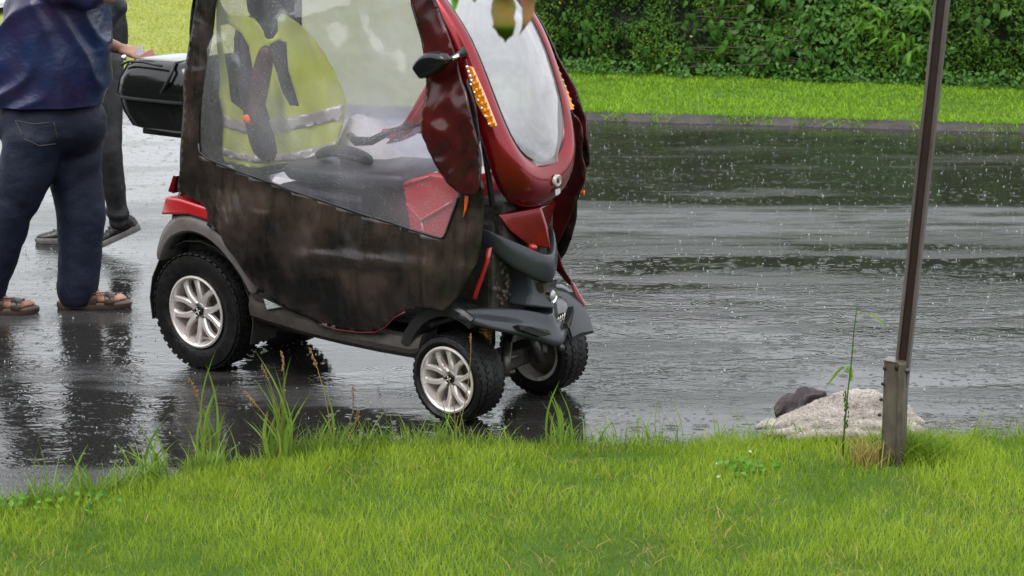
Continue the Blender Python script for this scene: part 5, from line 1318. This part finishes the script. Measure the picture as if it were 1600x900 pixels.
# ------------------------------------------------------------------ leaning post in its socket
post = empty('sign_post', (1.403, 6.85, 0)); tag(post, 'leaning brown steel channel post set in a short galvanised socket on the grass bank', 'post')
pb = Vector((1.403, 6.85, 0))
def wp(px, py): return W(px, py, 6.85) - pb
axd = (wp(1467, 0) - wp(1390, 700)).normalized()
side_ = Vector((0, 1, 0)).cross(axd).normalized(); fr_ = side_.cross(axd).normalized()
if fr_.y > 0: fr_ = -fr_
if side_.x < 0: side_ = -side_
yw = .42        # the post is turned so that its open face looks left of the viewer
sx = side_ * math.cos(yw) + fr_ * math.sin(yw) * -1; sy = fr_ * math.cos(yw) + side_ * math.sin(yw) * -1
sy = -(side_ * math.sin(yw)) + fr_ * math.cos(yw); sx = side_ * math.cos(yw) + fr_ * math.sin(yw)
def prism(bm, sec, a, b, ctr=lambda t: None):
    a_loft(bm, [[p + sx * u + sy * v for u, v in sec] for p in (a, b)])
A0 = wp(1396, 690) + Vector((0, 0, 0)); A1 = wp(1472, -25) + axd * .9
w2, d2, lip, th = .026, .042, .011, .004
sec = [(-w2, 0), (-w2 + lip, 0), (-w2 + lip, -.012), (w2 - lip, -.012), (w2 - lip, 0), (w2, 0), (w2, -d2), (-w2, -d2)]
bm = bmesh.new(); prism(bm, sec, A0, A1); finish('channel', bm, POLE, post, smooth=False, bevel=.0025)
bm = bmesh.new(); prism(bm, [(-w2 + lip + .001, -.0105), (w2 - lip - .001, -.0105), (w2 - lip - .001, -.0115), (-w2 + lip + .001, -.0115)], A0, A1); finish('groove', bm, POLEI, post, smooth=False)
# socket
S0 = wp(1388, 748) - Vector((0, 0, .10)); S1 = wp(1393, 563)
off = sx * .015 + sy * .018
sw, sd = .039, .07
sec2 = [(-sw, 0), (sw * .35, 0), (sw * .45, .010), (sw, .010), (sw, -sd), (-sw, -sd)]
bm = bmesh.new(); a_loft(bm, [[p + off + sx * u * k + sy * v for u, v in sec2] for p, k in ((S0, 1.06), (S1, 1.0))])
sock = finish('socket', bm, SOCK, post, smooth=False, bevel=.004)
bm = bmesh.new(); a_loft(bm, [[S1 + axd * q + off + sx * u + sy * v for u, v in ((-sw - .002, .003), (sw * .3, .003), (sw * .3, -sd), (-sw - .002, -sd))] for q in (-.003, .002)]); finish('socket_rim', bm, POLE, post, smooth=False, bevel=.001)
bm = bmesh.new(); a_ball(bm, S1 + off + sx * .012 + sy * .003 - axd * .018, (.010, .006, .012)); finish('bolt_hole', bm, POLEI, post)
bm = bmesh.new()
for q in (.03, .09, .15, .21): a_lathe(bm, [(0, -.004), (.006, -.003), (.007, .004)], c=S1 + off - sx * (sw - .006) + sy * .002 - axd * q, seg=10)
finish('socket_hole', bm, POLEI, post)
for q in (.03, .46):
    bm = bmesh.new(); c_ = S1 + off + sx * (sw + .004) - sy * .02 - axd * q; a_tube(bm, [c_ - sx * .01, c_ + sx * .012], .010, 6); finish('bolt', bm, STEEL, post)

# ------------------------------------------------------------------ cloths lying at the road edge
bl = empty('fleece_blanket', (BL_C.x, BL_C.y, 0)); tag(bl, 'soaked cream fleece blanket lying in folds at the grass edge behind the post', 'blanket')
def wob(p, a): return Vector((p[0], p[1] + a * NZ(p[0] * 9, p[1] * 9, 1), p[2] + .6 * a * NZ(p[0] * 8, p[1] * 8, 4)))
bm = bmesh.new()
for pts, rad in (([(-.22, .045, .02), (-.12, .06, .045), (.02, .07, .070), (.12, .065, .078), (.22, .055, .055), (.31, .03, .025)], [.028, .048, .070, .078, .062, .028]),
                 ([(-.27, .00, .012), (-.16, .0, .032), (-.02, .01, .050), (.12, .0, .052), (.24, -.01, .035), (.31, -.03, .015)], [.018, .032, .046, .048, .036, .016]),
                 ([(-.30, -.05, .008), (-.18, -.055, .022), (-.04, -.05, .034), (.10, -.06, .036), (.22, -.065, .022)], [.014, .024, .033, .034, .020]),
                 ([(-.22, -.095, .006), (-.10, -.10, .016), (.04, -.105, .020), (.16, -.11, .014)], [.010, .020, .024, .014]),
                 ([(-.33, .02, .008), (-.27, .03, .020), (-.22, .01, .016)], [.010, .022, .014]),
                 ([(.20, -.03, .02), (.28, -.06, .022), (.33, -.04, .01)], [.02, .026, .012])):
    q, rr = [], []
    for a in range(len(pts) - 1):
        for k in range(6):
            t = k / 6; u_ = t * t * (3 - 2 * t) * .5 + t * .5; p = [pts[a][c] + (pts[a + 1][c] - pts[a][c]) * u_ for c in range(3)]
            q.append(wob(p, .014)); rr.append((rad[a] + (rad[a + 1] - rad[a]) * u_) * (1 + .16 * NZ(p[0] * 22, p[1] * 30, 7)))
    q.append(Vector(pts[-1])); rr.append(rad[-1]); limb(bm, q, rr, 18, 1.0)
cl_ = remesh('blanket_cloth', bm, .0055, FLEECE, bl, 2, lambda c: .004 * FB(c.x, c.y, c.z, 30, 3) + .003 * NZ(c.x * 12, c.y * 40, c.z * 40))
for v_ in cl_.data.vertices: v_.co.z = max(.004, v_.co.z + .018)
cl_.data.update(); P, tone, vv = [], [], [v_ for v_ in cl_.data.vertices if v_.normal.z > -.15]
for k in range(36000):
    v_ = random.choice(vv); c = v_.co; P.append(c + Vector((random.gauss(0, .002), random.gauss(0, .002), -.001)))
    tone.append(min(.98, max(0, .62 + .45 * FB(c.x, c.y * 1.6, c.z * 2, 11, 2) + .25 * (v_.normal.z - .5) + random.uniform(-.1, .1))))  # up-facing pile is paler: shade of the folds put into the tone
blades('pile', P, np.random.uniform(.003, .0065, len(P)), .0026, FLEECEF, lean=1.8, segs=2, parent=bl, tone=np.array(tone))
gm = empty('jumper', (1.13, 7.45, 0)); tag(gm, 'wet dark grey jumper crumpled on the cream blanket end nearest the scooter', 'clothing')
gax = (G(1285, 612, .10) - G(1218, 658, .03))
bm = bmesh.new(); rg = []
g0 = G(1212, 668, .0) - Vector(gm.location); g1 = G(1292, 640, .05) - Vector(gm.location)
for k in range(41):
    t = k / 40; c_ = g0.lerp(g1, t) + Vector((0, 0, .040 + .016 * math.sin(t * 2.2))); rr_ = (.026 + .042 * math.sin(math.pi * min(1, .12 + t * .86)) ** .8)
    rg.append([c_ + Vector((-.5 * math.sin(q) * .5, math.cos(q) * 1.05, math.sin(q) * .85)) * rr_ * (1 + .26 * NZ(t * 5, math.cos(q) * 2, math.sin(q) * 2) + .30 * (1 - 2 * abs(math.sin(q * 2.5 + t * 5 + 1.5 * NZ(t * 4, math.cos(q), 1)))) + .10 * NZ(t * 14, math.cos(q) * 5, math.sin(q) * 5)) for q in np.linspace(0, 2 * math.pi, 48, endpoint=False)])
for r in rg:
    for p in r: p.z = max(p.z, .008)
a_loft(bm, rg); finish('jumper_body', bm, GARM, gm, sub=1)
bm = bmesh.new(); rg = []
s0_ = G(1288, 640, .03) - Vector(gm.location); s1_ = G(1345, 634, .02) - Vector(gm.location)
for k in range(10):
    t = k / 9; c_ = s0_.lerp(s1_, t) + Vector((0, .02 * math.sin(t * 6), .022)); rr_ = .030 - .012 * t
    rg.append([c_ + Vector((0, math.cos(q) * 1.2, math.sin(q) * .8)) * rr_ * (1 + .2 * NZ(t * 9, q, 3)) for q in np.linspace(0, 2 * math.pi, 14, endpoint=False)])
a_loft(bm, rg); finish('sleeve', bm, GARM, gm, sub=1)

# ------------------------------------------------------------------ tall grasses along the near edge
def blade_obj(name, pts, w, mat, parent, tone=.3):
    v, f = [], []; n = len(pts)
    pts = [Vector(p) for p in pts]; sd_ = Vector((random.uniform(.5, 1), random.uniform(-.6, .6), 0)).normalized()
    for i, p in enumerate(pts):
        t = i / (n - 1); ww = w * (.55 + .45 * math.sin(math.pi * min(1, t * 1.2 + .15)) if t < .6 else 1 - (t - .6) / .4 * .95) * .5
        v += [p - sd_ * ww, p + Vector((0, .0015, 0)), p + sd_ * ww]
    for i in range(n - 1): a = i * 3; f += [(a, a + 1, a + 4, a + 3), (a + 1, a + 2, a + 5, a + 4)]
    o = obj(name, v, f, mat, parent); at = o.data.attributes.new('rnd', 'FLOAT', 'POINT'); at.data.foreach_set('value', [tone + .1 * (i % 3 == 1) for i in range(len(v))]); return o
def b_px(base, tx, k): return base[0] + (tx - base[0]) * k
def tussock(base_px, tips, label, seeds=(), cat='grass clump', lift=.03):
    """tips: where each blade ends in the picture, all in the upright plane through the root"""
    b = G(*base_px, z=lift); e_ = empty('grass_clump', b); tag(e_, label, cat, 'tall grasses along the near road edge', 'thing')
    tips = list(tips) + [(b_px(base_px, t_[0], .75) + random.gauss(0, 12), base_px[1] + (t_[1] - base_px[1]) * random.uniform(.35, .95), t_[2] * random.uniform(.5, .85)) for t_ in tips for _ in range(2)]
    for i, (tx, ty, w_) in enumerate(tips):
        yoff = random.uniform(-.05, .05); root = Vector((random.uniform(-.06, .06), yoff, -.01)); tip = W(tx, ty, b.y + yoff) - b
        bend = random.uniform(.15, .45); L_ = (tip - root).length
        pts = [root.lerp(tip, t) + Vector((0, 0, .18 * L_ * math.sin(math.pi * t * .9) * bend * (abs(tip.x - root.x) / L_ + .15))) + Vector((-.08 * L_ * math.sin(math.pi * t) * math.copysign(1, tip.x - root.x), 0, 0)) for t in np.linspace(0, 1, 8)]
        blade_obj('blade', pts, w_, REED, e_, random.uniform(.1, .5))
    for (tx, ty, sc_) in seeds:
        root = Vector((random.uniform(-.04, .04), random.uniform(-.03, .03), -.01)); tip = W(tx, ty, b.y) - b
        pts = [root.lerp(tip, t) + Vector((.02 * math.sin(t * 3), 0, 0)) for t in np.linspace(0, 1, 6)]
        bm = bmesh.new(); a_tube(bm, pts, [.0022, .002, .0018, .0016, .0014, .001], 5); st_ = finish('stalk', bm, DRY, e_)
        st_.data.attributes.new('rnd', 'FLOAT', 'POINT')
        bm = bmesh.new(); ax_ = (pts[-1] - pts[-2]).normalized()
        for k in range(22):
            t = k / 22; p = tip - ax_ * .075 * sc_ * t; a_ball(bm, p + Vector((random.gauss(0, .005), random.gauss(0, .005), random.gauss(0, .003))) * sc_ * (.4 + 1.2 * t * (1 - t) * 2), (.0028 * sc_, .0028 * sc_, .006 * sc_), 1)
        finish('seed_head', bm, SEED, st_)
    return e_
tussock((438, 712), [(398, 548, .009), (412, 590, .010), (428, 570, .009), (455, 555, .010), (470, 620, .011), (484, 617, .010), (395, 640, .010), (380, 655, .009), (445, 620, .011), (463, 660, .010), (418, 640, .011), (405, 680, .010), (432, 650, .012)], 'tallest green grass clump with brown seed heads in front of the scooter sill', [(440, 550, 1.0), (382, 612, 1.0), (408, 570, .8)])
tussock((330, 715), [(322, 570, .010), (342, 600, .012), (338, 545, .008), (350, 690, .010), (318, 640, .011), (308, 625, .009), (362, 660, .008)], 'green grass clump with one seed head before the rear wheel', [(296, 592, 1.0), (312, 660, .7)])
tussock((520, 700), [(505, 600, .008), (530, 640, .008), (545, 660, .009), (498, 640, .009)], 'thin grass stalks with seed heads between the two near wheels', [(484, 545, 1.0), (552, 605, .9), (560, 640, .7)])
tussock((240, 745), [(262, 650, .013), (225, 690, .010), (250, 670, .011), (200, 690, .009), (212, 660, .008), (236, 665, .010), (175, 695, .008)], 'broad grass clump at the puddle edge left of the rear wheel')
tussock((130, 770), [(110, 703, .011), (138, 694, .011), (128, 720, .009)], 'small forked grass clump at far left of the puddle edge')
tussock((62, 785), [(60, 690, .006), (68, 740, .008), (50, 752, .008)], 'single thin grass stem standing at the leftmost puddle edge')
tussock((700, 690), [(678, 600, .004), (640, 630, .005), (660, 640, .006), (720, 640, .006), (690, 650, .006)], 'sparse dry stems in front of the near front wheel', [(735, 522, .5), (690, 560, .5)])
tussock((878, 688), [(860, 610, .010), (875, 595, .010), (884, 640, .009), (868, 640, .010), (895, 655, .008), (856, 645, .008), (902, 665, .006)], 'grass clump below the far front wheel')
tussock((1045, 685), [(1030, 625, .004), (1042, 615, .004), (1052, 650, .005)], 'few thin stems at the edge right of the front wheels')
# mid-height grass along the water's edge
n_ = 2600; X = np.random.normal(-1.05, .42, n_); X = np.concatenate([X, np.random.uniform(-2.4, 2.4, 1500)]); Y = np.array([edge_y(a) for a in X]) + np.random.normal(-.02, .035, len(X))
k_ = npnoise(X, Y, 5, 3) > -.12; X, Y = X[k_], Y[k_]
Hh = np.where(np.random.rand(len(X)) < .25, np.random.uniform(.07, .17, len(X)), np.random.uniform(.035, .085, len(X))) * np.where(np.arange(len(X)) < 1900, 1, .75)
tag(blades('edge_grass', np.stack([X, Y, np.full(len(X), .01)], 1), Hh, .0055, REED, lean=.7, tone=np.random.rand(len(X)) * .8), 'uneven longer grass fringing the near edge of the road', 'grass')
# one tall reed by the blanket
rb = G(1316, 712, .03); reed = empty('reed', rb); tag(reed, 'single tall thin reed with drooping leaves rising in front of the blanket', 'reed')
def rw(px, py): return W(px, py, rb.y) - rb
bm = bmesh.new(); a_tube(bm, [rw(1316, 716), rw(1320, 660), rw(1325, 610), rw(1330, 570), rw(1334, 520), rw(1338, 488), rw(1340, 465)], [.004, .0035, .003, .003, .0025, .002, .001], 6); s_ = finish('stem', bm, REED, reed); s_.data.attributes.new('rnd', 'FLOAT', 'POINT')
blade_obj('leaf', [rw(1331, 590), rw(1328, 575), rw(1318, 572), rw(1308, 582), rw(1296, 598), rw(1290, 606)], .018, REED, reed, .45)
blade_obj('leaf', [rw(1339, 492), rw(1345, 488), rw(1358, 490), rw(1370, 496), rw(1382, 508), rw(1387, 512)], .014, REED, reed, .55)
blade_obj('leaf', [rw(1330, 596), rw(1329, 585), rw(1325, 578), rw(1323, 574)], .016, REED, reed, .45)
bm = bmesh.new()
for k in range(30): a_ball(bm, rw(1319 + random.gauss(3, 1.2) * 1.0, 612 + k * 1.9) + Vector((random.gauss(0, .002), random.gauss(0, .004), 0)), (.003, .003, .007), 1)
finish('seed_spike', bm, WEED, reed)
# dry tuft at the post foot
P = np.stack([np.random.normal(1.325, .035, 170), np.random.normal(6.84, .03, 170), np.full(170, .03)], 1)
tag(blades('dry_tuft', P, np.random.uniform(.05, .14, 170), .005, DRY, lean=.8), 'tuft of orange dry grass at the foot of the leaning post', 'grass')
P = np.stack([np.random.normal(1.50, .07, 1300), np.random.normal(6.92, .05, 1300), np.full(1300, .03)], 1)
tag(blades('post_grass', P, np.random.uniform(.05, .12, 1300), .005, GRASS, lean=.9, tone=np.random.rand(1300) * .45), 'longer unmown grass round the foot of the leaning post', 'grass')
# leafy weeds: left corner and below the clover
def weeds(name, c, sx_, sy_, n, lab):
    X = np.random.normal(c[0], sx_, n); Y = np.random.normal(c[1], sy_, n)
    P = np.stack([X, Y, .035 + np.random.rand(n) ** 1.5 * .05], 1)
    tag(leaf_cloud(name, P, np.tile([0, -.5, .86], (n, 1)), np.random.uniform(.016, .034, n), .75, WEED, droop=-.1), lab, 'weeds')
c1 = G(90, 800); weeds('corner_weeds', (c1.x - .08, c1.y - .04), .20, .06, 130, 'dark leafy weeds in the grass at the left end of the bank')
c2 = G(1170, 752); weeds('clover_patch', (c2.x, c2.y), .05, .03, 60, 'dark clover leaves in the grass left of the post')
# white clover heads
for px, py, nm in [(1172, 707, 'white clover flower in the grass nearest the jumper'), (1121, 725, 'white clover flower left of the other clover heads'), (1122, 746, 'white clover flower lowest in the grass beside the clover leaves')]:
    b = G(px, py, .055); e_ = empty('clover_flower', (b.x, b.y, .02)); tag(e_, nm, 'flower', 'white clover flowers')
    bm = bmesh.new()
    for k in range(26):
        a_ = random.uniform(0, 6.28); e__ = random.uniform(-.3, 1.5); a_ball(bm, Vector((math.cos(a_) * math.cos(e__), math.sin(a_) * math.cos(e__), math.sin(e__))) * .0045 + Vector((0, 0, .036)), (.0015, .0015, .003), 1)
    finish('petals', bm, PETAL, e_)
    bm = bmesh.new(); a_tube(bm, [(0, 0, -.01), (.001, 0, .034)], .0012, 5); st_ = finish('stalk', bm, WEED, e_); st_.data.attributes.new('rnd', 'FLOAT', 'POINT')

# ------------------------------------------------------------------ rain splashes on the road
def splashes():
    V, F = [], []
    rng = np.random.RandomState(3)
    base = [(0, 0, 1), (1, 0, 0), (0, 1, 0), (-1, 0, 0), (0, -1, 0)]
    tri = [(0, 1, 2), (0, 2, 3), (0, 3, 4), (0, 4, 1)]
    n = 0
    while n < 5200:
        x, y = rng.uniform(-5, 6), rng.uniform(6.9, 16.2)
        if y < edge_y(x) + .03: continue
        if rng.rand() > .25 + .75 * min(1, (y - 6.5) / 4): continue
        s = rng.uniform(.0016, .0040) * (1.6 if rng.rand() < .12 else 1)
        k = len(V); hgt = rng.uniform(1.0, 2.6)
        for a, b, c in base: V.append((x + a * s, y + b * s, .002 + c * s * hgt))
        F += [(k + a, k + b, k + c) for a, b, c in tri]; n += 1
    me = tri_mesh('rain_splashes', np.array(V), np.array(F)); o = link('rain_splashes', me, WATERDROP); tag(o, 'small bright raindrop splashes all over the wet road', 'splashes', kind='stuff')
splashes()

# ------------------------------------------------------------------ tree overhanging the camera
tree = empty('young_tree', (-1.5, 3.0, 0)); to = Vector(tree.location); tag(tree, 'young tree whose lowest leaves hang into the top of the view before the windscreen', 'tree')
bm = bmesh.new(); a_tube(bm, [(0, 0, -.1), (.02, .03, 1.0), (-.02, .05, 2.2), (.03, 0, 3.4), (0, .05, 4.6)], [.09, .075, .06, .042, .015], 12); finish('trunk', bm, BARK, tree)
bm = bmesh.new()
lim = [[(0, .05, 3.9), (.4, -1.2, 4.6), (.5, -3.4, 5.3), (.3, -4.8, 5.9)], [(0, .05, 3.6), (-.7, -1.8, 4.4), (-1.2, -4.0, 5.2)], [(-.02, .05, 2.15), (.45, .3, 2.32), (.95, .5, 2.30), (1.45, .6, 2.12), (1.58, .62, 2.06)], [(0, 0, 2.7), (-.5, .4, 3.1), (-.9, .6, 3.4)], [(.02, 0, 3.0), (.5, -.3, 3.4), (.8, -.5, 3.7)], [(0, 0, 3.3), (-.3, -.5, 3.8), (-.5, -.8, 4.0)], [(0, .02, 3.7), (.3, .4, 4.2), (.5, .6, 4.4)]]
for l in lim: a_tube(bm, l, list(np.linspace(.026, .004, len(l))), 8)
finish('branch', bm, BARK, tree)
P = []
for l in lim:
    for k in range(420 if l is not lim[2] else 60):
        t = random.uniform(.35, 1) if l is not lim[2] else random.uniform(.2, .7); i = min(len(l) - 2, int(t * (len(l) - 1))); q = Vector(l[i]).lerp(Vector(l[i + 1]), t * (len(l) - 1) - i)
        P.append(q + Vector((random.gauss(0, .22), random.gauss(0, .22), abs(random.gauss(0, .18)) if l is lim[2] else random.gauss(0, .2))) * (.6 if l is lim[2] else 1))
for k in range(9000):  # unseen leaf mass behind the viewer, added so wet surfaces reflect something dark
    q = Vector((random.gauss(0, 1), random.gauss(0, 1), random.gauss(0, .7))).normalized() * random.uniform(.45, 1) ** .5
    P.append(Vector((q.x * 2.6 + .2, q.y * 2.0 - 4.2, q.z * 1.9 + 5.6)))
LEAFM = leafmat('tree_leaf', (.030, .10, .006), (.10, .16, .012), .4, trans=.3)
leaf_cloud('crown', np.array(P), np.tile([0, 0, 1.0], (len(P), 1)), np.where(np.arange(len(P)) < len(P) - 9000, np.random.uniform(.05, .08, len(P)), np.random.uniform(.11, .17, len(P))), .6, LEAFM, tree, droop=.8)
def big_leaf(px_pts, Y, mat, label=None):
    """outline seen in the picture, bent about its midrib, at its own distance"""
    pts = [W(*p, Y) - to for p in px_pts]; n = len(pts); c0, c1 = pts[0], pts[n // 2]
    bm = bmesh.new(); a_sheet(bm, [(p.x, p.z) for p in pts], .006, lambda u, v: Vector((u, pts[0].y + .35 * abs(u - (c0.x + (c1.x - c0.x) * (v - c0.z) / (c1.z - c0.z + 1e-9))) + .05 * math.sin(v * 60), v)))
    o = finish('leaf', bm, mat, tree, solid=.0006)
    if label: o['label'] = label
    return o
def leaf2(name, c1, c2):
    m = M(name, c1, .6, var=c2, vs=26, bump=.15, bs=120, spec=.15); return m
L1 = leaf2('olive_leaf', (.055, .10, .008), (.15, .085, .012)); L2 = leaf2('green_leaf', (.06, .17, .01), (.10, .22, .015)); L3 = leaf2('rusty_leaf', (.20, .075, .03), (.13, .09, .02))
big_leaf([(786, -34), (776, -10), (768, 8), (767, 20), (771, 31), (770, 39), (776, 46), (779, 54), (786, 60), (789, 70), (793, 62), (802, 53), (804, 42), (806, 34), (803, 26), (807, 14), (803, 2), (797, -14)], 3.6, L1, 'broad olive brown toothed leaf hanging lowest')
big_leaf([(828, -40), (816, -15), (815, 5), (816, 25), (815, 40), (811, 54), (820, 40), (832, 26), (836, 8), (836, -10), (834, -28)], 3.64, L3, 'folded rusty brown leaf at the right')
big_leaf([(713, -30), (705, -12), (704, 5), (706, 15), (709, 19), (713, 14), (717, 0), (717, -15)], 3.55, L2)
big_leaf([(742, -35), (732, -15), (735, 0), (741, 7), (746, 0), (750, -12), (748, -25)], 3.58, L2)
bm = bmesh.new(); tw = [W(786, -34, 3.6) - to, W(770, -60, 3.62) - to, Vector((1.46, .60, 2.12))]
for q in ((786, -34, 3.6), (828, -40, 3.64), (713, -30, 3.55), (742, -35, 3.58)):
    a_tube(bm, [W(q[0], q[1] + 3, q[2]) - to, W(q[0] * .75 + 770 * .25, q[1] - 20, q[2]) - to, Vector((1.47 + (q[0] - 770) / 4000, .605, 2.125))], [.0012, .0018, .0025], 6)
finish('twig', bm, BARK, tree)

# ------------------------------------------------------------------ unseen wood added left of and behind the viewer to darken reflections
P = []
for k in range(26000):
    az = random.uniform(math.radians(150), math.radians(275)); r_ = 15 + random.gauss(0, 1.0) + 1.2 * NZ(az * 6, 0, 2); top = 5.2 + 1.6 * NZ(az * 5, 3, 1); z_ = random.random() * top
    P.append((r_ * math.cos(az), 5 + r_ * math.sin(az), z_ + .2))
P = np.array(P); nr = np.stack([-P[:, 0], 5 - P[:, 1], np.full(len(P), 3.0)], 1); nr /= np.linalg.norm(nr, axis=1)[:, None]
tag(leaf_cloud('unseen_wood', P, nr, np.random.uniform(.25, .5, len(P)), .65, LEAFM, droop=.5), 'unseen leafy wood left of and behind the viewer, added for dark reflections', 'wood')
